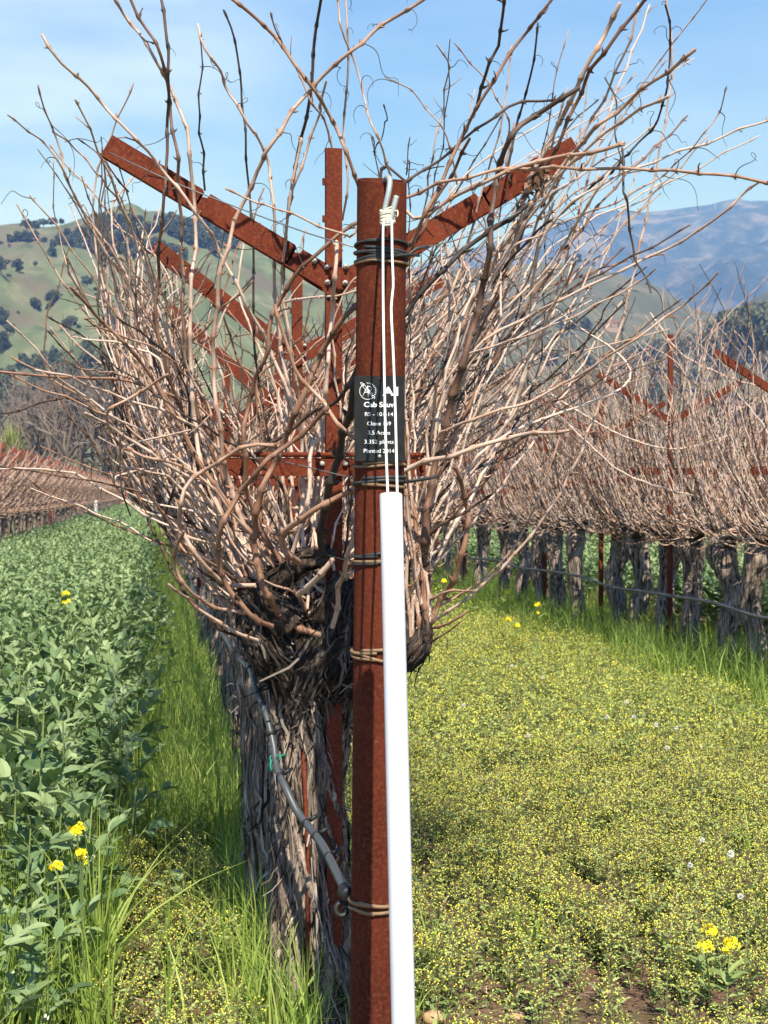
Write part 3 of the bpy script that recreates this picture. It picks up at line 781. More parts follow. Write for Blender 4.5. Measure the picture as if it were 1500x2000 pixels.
# central hose
hp = [W(676, 1742, 3.10), W(655, 1700, 3.22), W(628, 1648, 3.36), W(598, 1608, 3.46), W(578, 1582, 3.50), W(556, 1535, 3.54), W(540, 1500, 3.60), W(535, 1460, 3.64), W(522, 1405, 3.68), W(500, 1345, 3.72),
      W(488, 1308, 3.9), W(462, 1280, 4.4), W(440, 1245, 5.2), W(412, 1205, 7), (.27, 9.5, .80), (.30, 14, .78), (.34, 40, .75)]
hose = empty('drip_hose', tuple(hp[0]), 'black drip irrigation hose hung along the central row trunks, ending at the rusty post', 'hose')
H0 = np.array(hp[0])
mb = MB(); HP = catmull(hp, .03); add_tube(mb, HP - H0, np.interp(HP[:, 1], [3, 3.5, 3.7, 5, 9], [.0115, .0100, .0084, .0095, .011]), 12, transport=True); mb.build('hose', 'hose', hose)
for k, y in enumerate((3.28, 3.38, 3.47, 3.56, 3.66, 3.9)):
    i = int(np.argmin(np.abs(HP[:, 1] - y))); t = HP[i + 1] - HP[i]; t /= np.linalg.norm(t)
    mb = MB(); add_tube(mb, [HP[i] - t * .004 - H0, HP[i] + t * .004 - H0], .0118, 12)
    q = HP[i] - H0; add_tube(mb, [q + [.010, 0, .008], q + [.028, .01, .016], q + [.034, .02, .016]], [.006, .005, .004], 6)
    mb.build('emitter', 'blackplastic', hose)
mb = MB(); t = HP[0] - HP[2]; t /= np.linalg.norm(t)
add_tube(mb, [HP[0] - t * .012 - H0, HP[0] + t * .022 - H0, HP[0] + t * .026 - H0], [.019, .0195, .012], 12)
c = np.array(W(667, 1776, 3.09)) - H0; a0 = np.linspace(0, 2 * np.pi, 26)
add_tube(mb, np.c_[c[0] + .0135 * np.cos(a0), c[1] + .004 * np.sin(a0), c[2] + .0135 * np.sin(a0)], .0062, 8, transport=True)
mb.build('end_clamp', 'blackplastic', hose)
i = int(np.argmin(np.abs(HP[:, 1] - 3.622))); c = HP[i]
mb = MB(); P = np.c_[c[0] + .0135 * np.cos(a0), c[1] + .0135 * np.sin(a0) * .6, c[2] + .008 * np.sin(a0)]; add_tube(mb, P, .0022, 6, transport=True)
add_tube(mb, catmull([c + [-.012, -.012, .0], c + [-.014, -.02, -.02], c + [-.010, -.02, -.03]], .01), .003, 6); add_tube(mb, catmull([c + [.0, -.016, .01], c + [.018, -.02, .012], c + [.03, -.01, .008]], .01), .002, 6)
tag(mb.build('plastic_tie', 'green_tie'), 'small green plastic tie holding the black drip hose to the trunk', 'tie')
mb = MB(); g = np.random.default_rng(5)
ys = np.arange(5, 50, .8)
HP2 = catmull([(XR - .20 + g.normal(0, .02), y, .61 + g.normal(0, .012) - .02 * math.sin(y * 2.2)) for y in ys], .2)
add_tube(mb, HP2, .014, 8, transport=True)
tag(mb.build('drip_hose', 'hose'), 'black drip irrigation hose strung along the trunks of the right vine row', 'hose')

# ================================================================== GRAPEVINES
def bark_surface(P, Rr, sides, amp, seed, twist=1.2, k=2.2, stretch=.35):
    """surface of an old trunk along P: lengthwise ridges that wind slowly round it"""
    P = np.asarray(P, float); T = frames(P); n = len(P)
    s = np.r_[0, np.cumsum(np.linalg.norm(np.diff(P, axis=0), axis=1))]
    N = np.zeros_like(P); a = np.array([1.0, 0, 0]) if abs(T[0][0]) < .9 else np.array([0, 1.0, 0])
    u = np.cross(T[0], a); u /= np.linalg.norm(u)
    for i in range(n):
        u = u - T[i] * np.dot(u, T[i]); u /= np.linalg.norm(u); N[i] = u
    B = np.cross(T, N); V = np.zeros((n, sides, 3))
    for i in range(n):
        for j in range(sides):
            th = 2 * math.pi * j / sides; tw = th + twist * s[i]
            q = Vector((math.cos(tw) * k + seed * 7.3, math.sin(tw) * k, s[i] / stretch * .55))
            d = mnoise.fractal(q, .8, 2.1, 4)
            q2 = Vector((math.cos(th) * 1.0 + seed, math.sin(th) * 1.0, s[i] * 5.0)); d2 = mnoise.noise(q2)
            r = Rr[i] * (1 + amp * d + .16 * d2)
            V[i, j] = P[i] + r * (math.cos(th) * N[i] + math.sin(th) * B[i])
    return V, T, N, B, s

def add_bark(mb, P, Rr, sides=40, amp=.3, seed=0, mat=0, cap=True, **kw):
    V, T, N, B, s = bark_surface(P, Rr, sides, amp, seed, **kw)
    n = len(P); i = np.arange(n - 1)[:, None] * sides; j = np.arange(sides)[None, :]; j2 = (j + 1) % sides
    tri = []
    vv = V.reshape(-1, 3)
    if cap:
        vv = np.vstack([vv, np.asarray(P[-1])[None] + T[-1] * Rr[-1] * .5]); jj = np.arange(sides); tri = np.stack([np.full(sides, n * sides), (n - 1) * sides + jj, (n - 1) * sides + (jj + 1) % sides], -1)
    mb.add(vv, np.stack([i + j, i + j2, i + sides + j2, i + sides + j], -1).reshape(-1, 4), tri, mat)
    return V, T

def add_strips(mb, V, T, count, g, lmin=.08, lmax=.35, wmax=.006, curl=.02, mat=0, face=None, smin=0.0, smax=1.0):
    """peeling bark ribbons that follow the surface V downward and curl away at the ends"""
    n, S, _ = V.shape; C = V.mean(1)
    step = np.linalg.norm(np.diff(C, axis=0), axis=1).mean()
    for _ in range(count):
        j0 = g.integers(S)
        i0 = int((smin + (smax - smin) * g.random()) * (n - 1))
        k = max(5, int(g.uniform(lmin, lmax) / step)); kk = np.linspace(0, k, 8)
        drift = g.normal(0, .55) * S / 40
        wv = g.uniform(.0015, wmax); cu0, cu1 = g.exponential(curl * .35), g.exponential(curl)
        pts = []; nrm = []
        ok = True
        for q, t in zip(kk, np.linspace(0, 1, 8)):
            i = int(round(i0 - q));
            if i < 0: i = 0
            j = int(round(j0 + drift * t * 3 + 1.0 * math.sin(t * 5 + j0) * S / 60)) % S
            o = V[i, j] - C[i]; o /= np.linalg.norm(o) + 1e-9
            lift = .002 + cu0 * (1 - t) ** 3 + cu1 * t ** 4
            pts.append(V[i, j] + o * lift + np.array([0, 0, -.0 if i0 - q >= 0 else -(q - i0) * step])); nrm.append(o)
        pts = np.array(pts); nrm = np.array(nrm); tt = frames(pts)
        sd = np.cross(tt, nrm); sd /= np.linalg.norm(sd, axis=1)[:, None] + 1e-9
        ph = g.uniform(-.7, .7); sd = sd * math.cos(ph) + nrm * math.sin(ph) * .7
        ww = wv * np.sin(np.linspace(.25, 2.9, 8))[:, None] ** .6
        v = np.empty((16, 3)); v[0::2] = pts - sd * ww; v[1::2] = pts + sd * ww
        a = np.arange(7) * 2
        mb.add(v, np.stack([a, a + 1, a + 3, a + 2], -1), mat=mat, tint=np.clip(g.normal(.42, .30), 0, 1))

def vine_cane_ctrl(g, lw, rw, h0, htop, lean_r, yspan=.40, wild=1.0):
    y0 = g.uniform(-yspan, yspan); x0 = g.normal(0, .05); z0 = h0 + g.uniform(-.03, .12)
    u = g.random(); dy = g.normal(0, .20)
    if u < .46:
        w = -abs(g.normal(lw, .085)); k = 0.03
    elif u < .92:
        w = abs(g.normal(rw, .13)); k = lean_r
    else:
        w = g.normal(0, .16); k = 0.0
    zt = htop * g.uniform(.74, 1.12) * (1.07 if w > .2 and lean_r > .3 else 1)
    z1 = z0 + .03 + .20 * g.random()
    sgn = 1 if w > 0 else -1
    z2 = z1 + (zt - z1) * .42; z3 = z1 + (zt - z1) * .75
    wd = wild * (.5 if w < 0 and lean_r > .3 else 1); sw = g.normal(0, .055 * wd, (3, 2)); lz = g.normal(0, .16 * wd, 2)
    if g.random() < .07 * wild and (w > 0 or lean_r < .3):      # a long cane that first sags outward, then turns up
        w *= 1.25; z1 = z0 - g.uniform(.0, .10); z2 = z1 + (zt - z1) * .25
    return [(x0, y0, z0), (x0 + w * .42 + sw[0, 0] * .5, y0 + dy * .2 + sw[0, 1] * .5, z1), (x0 + w * .86 + sw[1, 0], y0 + dy * .5 + sw[1, 1], z2),
            (w + sgn * k * .45 + sw[2, 0], y0 + dy * .8 + sw[2, 1] + lz[1] * .4, z3 + g.normal(0, .05)), (w + sgn * k + g.normal(0, .12) + lz[0], y0 + dy * 1.2 + g.normal(0, .12) + lz[1], zt)]

# ---- hero vine, traced cane by cane; (first width px, last width px, Y first, Y last, tint, base, points tip -> base)
TR = [
 (7, 13, 3.55, 3.65, .18, 'L', [(225,0),(250,40),(280,75),(305,120),(325,155),(345,200),(367,260),(370,305),(380,400),(382,475),(373,565),(372,690),(380,825),(395,910),(422,978),(450,1042),(474,1074),(490,1110),(520,1160)]),
 (7, 10, 3.5, 3.7, .62, 'L', [(255,0),(285,55),(305,90),(325,140),(330,210),(340,260),(346,310),(350,380),(355,480),(358,575),(362,690),(385,800),(430,900)]),
 (7, 9, 3.45, 3.75, .70, 'L', [(315,0),(327,85),(330,150),(327,210),(327,285),(322,375),(312,465),(310,540),(303,610),(320,700),(350,790),(400,900)]),
 (7, 10, 3.3, 3.7, .16, 'C', [(80,70),(107,112),(160,155),(195,200),(235,237),(265,275),(300,305),(330,350),(370,395),(400,440),(425,480),(450,535),(475,580),(500,630),(532,690),(550,740),(575,800),(590,880)]),
 (4, 9, 3.4, 3.8, .20, 'L', [(75,165),(85,210),(105,255),(120,305),(130,350),(150,390),(175,435),(205,470),(228,505),(245,570),(262,650),(300,760),(360,880)]),
 (3.5, 9, 3.3, 3.8, .25, 'L', [(15,228),(60,258),(95,290),(120,325),(135,360),(165,420),(190,465),(210,500),(222,540),(250,640),(290,760),(350,890)]),
 (4, 8, 3.5, 3.9, .22, 'L', [(105,255),(140,285),(160,305),(190,340),(215,370),(240,415),(250,470),(255,560),(280,690),(340,850)]),
 (3, 5, 3.6, 3.7, .5, None, [(150,268),(180,290),(207,318),(226,345),(250,372)]),
 (3.5, 5.5, 3.6, 3.8, .92, None, [(395,75),(392,160),(388,230),(395,290),(403,372)]),
 (6, 11, 3.5, 3.8, .15, 'C', [(387,45),(400,95),(430,135),(440,170),(465,210),(485,245),(510,280),(525,320),(532,380),(537,450),(535,525),(540,620),(556,720),(575,800),(600,900),(610,1000)]),
 (5, 7, 3.7, 3.9, .85, 'C', [(437,20),(455,65),(470,150),(472,200),(480,260),(480,310),(487,370),(490,415),(495,480),(495,580),(498,690),(520,830),(545,960)]),
 (9, 10, 3.3, 3.5, .34, None, [(440,-12),(500,35),(540,75),(575,125),(610,170),(635,210),(655,245),(675,295),(697,352),(720,430),(735,520)]),
 (8, 13, 3.25, 3.65, .28, 'C', [(826,0),(750,47),(715,75),(685,100),(650,130),(605,175),(560,235),(525,290),(495,350),(465,420),(440,495),(425,575),(416,695),(417,745),(426,800),(435,885),(446,940),(466,995),(490,1060),(510,1120),(540,1170)]),
 (7, 9, 3.5, 3.9, .80, None, [(627,0),(615,70),(610,145),(600,225),(585,280),(575,340),(565,400)]),
 (7, 9, 3.5, 3.8, .18, 'C', [(588,270),(575,340),(565,395),(557,475),(550,540),(556,600),(570,690),(585,790),(600,900)]),
 (5, 8, 3.6, 3.9, .17, 'C', [(675,0),(680,85),(678,170),(672,220),(672,280),(680,360),(668,430),(660,470)]),
 (5, 8, 3.5, 3.5, .22, None, [(660,0),(667,60),(690,110),(710,185),(720,230),(745,285),(762,345),(770,430)]),
 (4, 7, 3.5, 3.7, .30, None, [(530,22),(540,65),(570,115),(590,160),(610,200),(635,240),(650,292),(662,400)]),
 (6, 9, 3.4, 3.8, .17, 'C', [(640,160),(625,215),(605,280),(580,345),(560,425),(557,500),(550,560),(545,680),(560,800)]),
 (5, 8, 3.3, 3.25, .25, None, [(440,372),(480,387),(560,415),(625,440),(690,468),(720,480)]),
 (9, 14, 3.35, 3.6, .55, 'C', [(700,436),(650,465),(615,500),(575,540),(545,590),(525,645),(518,700),(495,745),(484,800),(476,860),(480,920),(495,1000)]),
 (10, 11, 3.4, 3.55, .10, 'C', [(655,470),(657,520),(652,560),(650,600),(643,680),(640,700),(636,770),(622,840),(604,900),(602,980)]),
 (13, 18, 3.3, 3.6, .52, None, [(696,593),(665,627),(640,668),(620,704),(605,750),(577,802),(552,870),(530,915),(515,950),(501,1000),(497,1050),(500,1100),(512,1140),(542,1194),(574,1222),(626,1238)]),
 (7, 13, 3.2, 3.6, .42, 'L', [(140,562),(165,590),(188,617),(215,642),(240,668),(270,700),(310,760),(350,830),(400,920)]),
 (4, 6, 3.2, 3.4, .15, None, [(127,505),(140,540),(155,575),(168,598)]),
 (4, 8, 3.3, 3.7, .3, 'L', [(163,622),(200,642),(250,660),(310,685),(360,730),(410,800)]),
 (4, 9, 3.3, 3.8, .06, 'L', [(12,625),(55,665),(85,700),(110,735),(145,760),(190,790),(230,820),(280,842),(330,882),(380,925),(430,990)]),
 (6, 7, 3.5, 3.9, .42, 'L', [(-10,725),(60,732),(130,737),(175,738),(245,743),(330,770),(420,830)]),
 (5, 9, 3.3, 3.7, .12, 'L', [(70,720),(135,735),(165,750),(220,770),(280,790),(340,812),(400,850),(450,930)]),
 (3, 5, 3.4, 3.7, .3, None, [(120,703),(170,722),(215,728),(260,738)]),
 (7, 11, 3.3, 3.7, .06, 'L', [(170,807),(200,825),(250,855),(300,890),(350,922),(395,960),(440,1040)]),
 (7, 8, 3.3, 3.5, .30, 'L', [(330,730),(290,755),(250,780),(216,797),(207,820),(222,852),(265,885),(300,897),(360,912),(420,960)]),
 (5, 9, 3.4, 3.7, .12, 'L', [(205,868),(221,900),(250,915),(290,920),(330,935),(380,980),(430,1050)]),
 (5, 4, 3.3, 3.4, .88, None, [(232,855),(235,925),(245,975),(257,1005)]),
 (9, 12, 3.3, 3.55, .28, None, [(545,870),(500,868),(440,892),(392,925),(362,952),(352,980),(350,1010),(358,1038),(374,1074),(398,1102),(426,1130),(454,1146),(500,1146)]),
 (6, 10, 3.3, 3.6, .20, None, [(332,1140),(352,1158),(374,1178),(418,1210),(458,1234),(505,1250)]),
 (8, 10, 3.3, 3.6, .34, None, [(358,1035),(345,1065),(341,1100),(352,1132),(378,1162),(402,1178),(434,1190),(490,1196)]),
 (12, 14, 3.2, 3.5, .50, None, [(640,800),(585,850),(545,882),(515,905),(495,930),(470,962),(450,995),(430,1030),(427,1090),(438,1138),(470,1178),(494,1206),(530,1220)]),
 (13, 17, 3.2, 3.5, .40, None, [(700,952),(662,970),(630,986),(590,1012),(560,1036),(550,1062),(560,1082),(585,1098)]),
 (14, 16, 3.3, 3.5, .14, None, [(648,1094),(622,1126),(606,1142),(585,1160)]),
 (10, 13, 3.25, 3.55, .22, None, [(692,1020),(684,1070),(674,1110),(662,1146),(658,1182),(646,1225)]),
 (18, 20, 3.2, 3.6, .95, 'C', [(696,740),(684,800),(672,845),(658,900),(648,940),(634,990),(626,1060),(625,1100)]),
 # right of the post
 (12, 24, 3.3, 3.6, .70, None, [(1130,170),(1090,195),(1050,225),(1015,245),(995,270),(980,310),(970,350),(960,425),(955,500),(940,575),(925,640),(912,680),(895,740),(866,842),(846,925),(832,1030),(829,1090),(822,1170),(814,1240)]),
 (11, 17, 3.4, 3.65, .45, None, [(888,912),(906,962),(914,1010),(906,1074),(886,1130),(866,1166),(838,1215),(815,1245)]),
 (6, 10, 3.4, 3.6, .75, None, [(960,965),(922,990),(882,1014),(846,1038),(820,1075)]),
 (4, 8, 3.4, 3.6, .30, None, [(926,1150),(902,1154),(866,1158),(834,1172)]),
 (6, 9, 3.4, 3.6, .40, None, [(914,1194),(890,1213),(865,1220),(825,1226)]),
 (3, 6, 3.4, 3.6, .45, None, [(902,1214),(874,1234),(840,1256)]),
 (9, 15, 3.2, 3.45, .20, None, [(1110,838),(1070,845),(1000,852),(925,876),(890,888),(850,897),(787,918),(740,940)]),
 (5, 11, 3.0, 3.5, .22, 'R', [(1400,532),(1362,573),(1330,600),(1250,655),(1190,695),(1110,745),(1030,785),(950,810),(882,837),(845,890)]),
 (4, 9, 3.1, 3.6, .18, 'R', [(1283,523),(1250,550),(1175,590),(1100,627),(1000,665),(912,695),(862,760),(835,850)]),
 (6, 11, 3.0, 3.6, .16, 'R', [(1480,358),(1455,375),(1425,405),(1380,440),(1315,480),(1250,510),(1190,540),(1075,595),(1030,620),(960,655),(900,720),(850,850)]),
 (8, 11, 2.95, 3.5, .32, None, [(1510,357),(1450,348),(1380,338),(1325,335),(1270,330),(1190,330),(1120,328),(1050,328),(975,332),(915,345),(855,360),(790,388),(740,420)]),
 (10, 11, 3.1, 3.5, .26, None, [(1220,280),(1190,290),(1140,300),(1070,310),(1015,325),(960,350),(895,380),(820,430),(770,480)]),
 (8, 14, 3.2, 3.5, .45, None, [(1077,0),(1055,30),(1030,60),(1000,100),(965,155),(935,205),(905,260),(865,350),(830,420),(803,475),(760,560)]),
 (7, 9, 3.3, 3.5, .78, None, [(982,0),(980,60),(970,100),(955,115),(950,140),(935,205)]),
 (8, 12, 3.4, 3.6, .55, None, [(920,272),(890,325),(850,395),(815,470),(770,560)]),
 (12, 15, 3.3, 3.9, .14, 'R', [(1210,8),(1180,70),(1150,120),(1125,175),(1095,235),(1070,280),(1040,340),(1020,400),(1000,500),(965,575),(940,650),(890,780),(850,930)]),
 (9, 13, 3.2, 3.9, .52, 'R', [(1256,0),(1230,40),(1180,100),(1150,145),(1130,190),(1100,260),(1075,310),(1040,400),(1010,480),(960,600),(900,740),(850,900)]),
 (6, 11, 3.3, 3.9, .18, 'R', [(1250,8),(1230,75),(1200,150),(1165,220),(1130,280),(1095,350),(1060,415),(1030,480),(990,565),(945,645),(890,760),(845,900)]),
 (9, 13, 3.1, 3.8, .24, 'R', [(1360,98),(1325,125),(1260,170),(1215,210),(1175,240),(1145,270),(1120,300),(1060,370),(1010,440),(960,520),(900,640),(850,800)]),
 (8, 12, 3.1, 3.8, .12, 'R', [(1305,185),(1250,215),(1200,245),(1160,280),(1120,312),(1060,390),(1000,480),(940,590),(880,720),(840,880)]),
 (5, 9, 3.1, 3.7, .84, 'R', [(1297,8),(1310,65),(1307,135),(1302,175),(1290,225),(1265,260),(1230,295),(1210,320),(1175,350),(1145,375),(1100,415),(1050,450),(980,530),(910,640),(850,780)]),
 (3, 6, 3.1, 3.6, .26, None, [(1422,168),(1405,215),(1385,250),(1350,290),(1315,325),(1290,345),(1250,370),(1180,405),(1130,420),(1050,460),(1010,478),(960,540)]),
 (7, 5, 3.2, 3.2, .88, None, [(1212,290),(1215,320),(1220,375),(1230,430),(1240,500),(1260,540),(1268,572)]),
 (7, 10, 3.3, 3.8, .10, 'R', [(1190,335),(1160,380),(1130,430),(1100,480),(1060,535),(1000,590),(950,645),(900,720),(860,830)]),
 (5, 7, 3.4, 3.6, .86, None, [(1050,45),(1045,100),(1030,175),(1010,240),(990,330)]),
 (4, 7, 3.5, 3.8, .16, None, [(855,85),(875,120),(870,175),(860,240),(845,300),(835,365),(820,470),(800,560)]),
 (3, 5, 3.5, 3.6, .30, None, [(750,147),(795,172),(825,200),(855,240),(880,285),(890,360)]),
 (7, 8, 3.4, 3.6, .80, None, [(1095,190),(1060,197),(1000,205),(950,240),(895,280),(850,320),(795,352),(740,400)]),
 (3.5, 5, 3.5, 3.6, .3, None, [(885,85),(940,145),(970,190),(995,245),(985,310)]),
 (4, 7, 3.5, 3.7, .2, None, [(1000,90),(990,170),(975,260),(945,360),(915,470),(880,580)]),
 (3, 7, 3.4, 3.8, .2, 'R', [(1110,60),(1085,150),(1070,250),(1040,350),(995,470),(940,600),(880,740)]),
 (12, 14, 3.5, 3.6, .92, None, [(1030,400),(1010,420),(950,455),(900,495),(850,542),(792,612),(750,680)]),  # cane lying in shadow, its shade painted as a dark tint
 (6, 9, 3.2, 3.7, .16, 'R', [(1130,505),(1085,590),(1040,680),(985,750),(940,800),(895,845),(850,905)]),
 (4, 4, 3.3, 3.5, .9, None, [(1215,320),(1200,250),(1205,200),(1180,150)]),
 (3, 5, 3.5, 3.7, .9, None, [(752,205),(755,235),(745,270),(730,300),(738,340)]),
 (3, 4, 3.6, 3.7, .8, None, [(803,268),(797,300),(793,345),(800,380)]),
 (5, 7, 3.4, 3.6, .12, None, [(706,560),(660,578),(600,582),(560,590)]),
 (9, 11, 3.35, 3.6, .8, None, [(708,690),(668,775),(620,800),(560,845),(500,880)]),
 (9, 10, 3.25, 3.2, .35, None, [(540,595),(570,710),(605,755),(640,800),(665,830),(695,855)]),
]
HEADS = {'L': [(500, 1180), (480, 1140), (520, 1215), (540, 1110)], 'C': [(600, 1190), (560, 1110), (640, 1215), (590, 1150), (620, 1100)], 'R': [(818, 1230), (800, 1250), (835, 1225), (822, 1180)]}
vt = np.array(W(622, 1996, 3.75))
HV = empty('grapevine', (vt[0], vt[1], 0), 'thick old grapevine with shaggy peeling bark right behind the pipe end post', 'grapevine', 'grapevines in the central row')
V0 = np.array([vt[0], vt[1], 0])
# trunk
g = np.random.default_rng(21)
tp = catmull([(vt[0], vt[1], -.06), W(618, 1880, 3.75), W(612, 1700, 3.75), W(600, 1520, 3.76), W(596, 1400, 3.77), W(600, 1310, 3.76), W(606, 1240, 3.74), W(604, 1190, 3.74)], .013)
s_ = np.linspace(0, 1, len(tp)); rr = np.interp(s_, [0, .1, .3, .55, .72, .85, .94, 1], [.128, .110, .095, .090, .100, .128, .105, .055])
mb = MB(); Vt, Tt = add_bark(mb, tp - V0, rr, 96, .44, 3, 0, twist=2.2, k=3.2, stretch=.8)
add_strips(mb, Vt, Tt, 760, g, .08, .42, .0048, .012, 1, smin=.05, smax=.98)
trunk = mb.build('trunk', ['bark', 'strip'], HV)
# head: arms that carry the spurs
def hero_arm(name, pts, radii, seed, ns, mats=('bark_old', 'strip_shade')):
    P = catmull([W(*p) for p in pts], .012); rr = np.interp(np.linspace(0, 1, len(P)), np.linspace(0, 1, len(radii)), radii)
    mb = MB(); Va, Ta = add_bark(mb, P - V0, rr, 44, .34, seed, 0, twist=3, k=2.4, stretch=.25)
    add_strips(mb, Va, Ta, ns, g, .04, .16, .0055, .02, 1)
    mb.build(name, list(mats), HV)
hero_arm('head', [(610, 1345, 3.72), (560, 1300, 3.68), (520, 1260, 3.66), (500, 1210, 3.68), (505, 1165, 3.70), (545, 1120, 3.8)], [.09, .075, .062, .048, .036, .028], 5, 240)
hero_arm('head', [(600, 1340, 3.74), (625, 1280, 3.66), (655, 1220, 3.64), (668, 1170, 3.66), (690, 1150, 3.8)], [.09, .085, .068, .050, .030], 6, 240)
hero_arm('head', [(620, 1360, 3.76), (690, 1320, 3.66), (750, 1300, 3.6), (800, 1275, 3.56), (825, 1245, 3.56), (822, 1205, 3.58)], [.085, .055, .038, .036, .038, .018], 7, 190)
hero_arm('head', [(590, 1270, 3.78), (575, 1190, 3.9), (570, 1130, 4.05), (590, 1085, 4.2)], [.09, .075, .05, .035], 8, 60)
hero_arm('spur', [(560, 1220, 3.62), (520, 1180, 3.6), (492, 1150, 3.6), (470, 1140, 3.6)], [.045, .036, .028, .018], 9, 24)
hero_arm('spur', [(540, 1130, 3.66), (590, 1095, 3.62), (622, 1090, 3.6), (650, 1075, 3.6)], [.04, .032, .028, .020], 10, 30)
hero_arm('spur', [(640, 1210, 3.6), (650, 1160, 3.58), (662, 1120, 3.6)], [.035, .026, .016], 11, 16)
# canes
for k, (w0, w1, ya, yb, tint, base, pts) in enumerate(TR):
    g = np.random.default_rng(100 + k)
    n = len(pts); C = [W(p[0], p[1], ya + (yb - ya) * i / (n - 1) + .025 * math.sin(i * 1.7 + k)) for i, p in enumerate(pts)]
    if pts[0][1] <= 2 or pts[0][0] < 0 or pts[0][0] > 1500:
        C.insert(0, C[0] + (C[0] - C[1]) * 1.6)
    if base is None and 690 <= pts[-1][0] <= 800 and pts[-1][1] < 700: base = 'R'
    if base:
        h = HEADS[base][k % len(HEADS[base])]
        C.append(W(h[0], h[1], 3.64 if base != 'R' else 3.56))
    C = np.array(C)[::-1] - V0
    ym = (ya + yb) / 2
    mb = MB(); add_cane(mb, C, w1 / 2 / F_PX * ym * .78, w0 / 2 / F_PX * ym * .74, g, 8, .078 if w0 > 4 else .06, tint, tend=.26 if w0 > 4.5 else .34, zig=.004)
    mb.build('cane', ['cane', 'tendril'], HV)
mb = MB(); g = np.random.default_rng(77)
for k in range(68):
    lft = k < 32
    c = np.array(vine_cane_ctrl(g, .43, .50, 1.10, (1.85 if lft else 2.50), .42, .26)); c[:, 0] += .03 if lft else .06; c[:, 1] += g.uniform(-.02, .30)
    c[:, 0] = np.clip(c[:, 0], -.66, 1.05)
    if lft == (c[-1, 0] > .1): c[:, 0] = .06 - c[:, 0] * (.85 if lft else 1.2)
    rb = g.uniform(.0036, .0058); t = np.clip(g.choice([.06, .16, .3, .5, .72, .9], p=[.26, .26, .16, .08, .12, .12]) + g.normal(0, .03), 0, 1)
    add_cane(mb, c, rb, rb * .45, g, 5, .07, t, tend=.2, zig=.004, smooth_step=.05)
o = mb.build('canes', ['cane', 'tendril'], HV); o['kind'] = 'stuff'
# withered leaf clump caught on the right arm
mb = MB(); g = np.random.default_rng(8)
for _ in range(90):
    c = np.array(W(1048 + g.normal(0, 18), 365 + g.normal(0, 26), 3.6 + g.normal(0, .05))) - V0
    u = g.normal(size=3); u /= np.linalg.norm(u); v = np.cross(u, g.normal(size=3)); v /= np.linalg.norm(v); s = g.uniform(.006, .02)
    k_ = np.cross(u, v) * s * .6
    mb.add([c - u * s, c + v * s * .5 + k_, c + u * s, c - v * s * .5 + k_], [[0, 1, 2, 3]], tint=g.beta(1.2, 2.2))
mb.build('withered_leaves', 'litter', HV)

# ---- generated vines
def make_vine(name, seed, ncane, lw, rw, h0, htop, lean_r, parts=True, sides=5, tsides=26, strips=60, tr=.080, far=False, origin=(0, 0, 0)):
    g = np.random.default_rng(seed)
    root = empty(name, origin)
    mb = MB()
    lean = g.normal(0, .05, 2)
    P = catmull([(0, 0, -.06), (lean[0] * .3 + g.normal(0, .015), lean[1] * .3, .3), (lean[0] + g.normal(0, .03), lean[1], .62), (g.normal(0, .03), g.normal(0, .03), h0 - .10), (0, 0, h0 + .02)], .03 if not far else .12)
    n = len(P); rr = np.interp(np.linspace(0, 1, n), [0, .12, .35, .7, .86, 1], np.array([1.25, 1.02, .92, .95, 1.35, .9]) * tr)
    Vt, Tt = add_bark(mb, P, rr, tsides, .26, seed, 0, twist=g.uniform(-2.5, 2.5), k=2.0, stretch=.5)
    if strips: add_strips(mb, Vt, Tt, strips, g, .06, .25, .007, .02, 1)
    mb.build('trunk', ['bark', 'strip'], root)
    mb = MB()
    for sy in (-1, 1):
        Pc = catmull([(0, 0, h0 - .08), (g.normal(0, .03), sy * .10, h0 + .0), (g.normal(0, .03), sy * .22, h0 + .04), (g.normal(0, .04), sy * .33, h0 + .06)], .03 if not far else .1)
        add_bark(mb, Pc, np.linspace(.060, .018, len(Pc)), max(6, tsides // 2), .36, seed + sy, 0, k=2.0, stretch=.2)
        if not far:
            for _ in range(9):
                i = g.integers(len(Pc)); b = Pc[i]; e = b + np.array([g.normal(0, .06), g.normal(0, .03), g.uniform(-.02, .11)])
                add_tube(mb, [b, (b + e) / 2 + g.normal(0, .008, 3), e], [.036, .03, .017], 7)
    mb.build('cordon', 'bark_old', root)
    big = MB()
    for k in range(ncane):
        c = np.array(vine_cane_ctrl(g, lw, rw, h0, htop, lean_r)); c[:, 0] = np.clip(c[:, 0], -.70 - .3 * (lean_r < .3), 1.12)
        own = parts and k < 90
        mb = MB() if own else big
        t = np.clip(g.choice([.06, .14, .22, .34, .50, .70, .90], p=[.19, .19, .14, .10, .09, .13, .16]) + g.normal(0, .03), 0, 1)
        rb = (g.uniform(.0034, .0052) if own is False and parts else g.uniform(.0036, .0062) if lean_r > .3 else g.uniform(.0040, .0068)) if not far else g.uniform(.006, .009)
        add_cane(mb, c, rb, rb * g.uniform(.35, .55), g, sides, .08 if not far else .3, t, buds=not far and sides >= 5, tend=.10, zig=.005, smooth_step=.05 if not far else .25)
        if own: mb.build('cane', ['cane', 'tendril'], root)
    if big.n:
        o = big.build('canes', ['cane', 'tendril'], root); o['kind'] = 'stuff'
    return note(root)

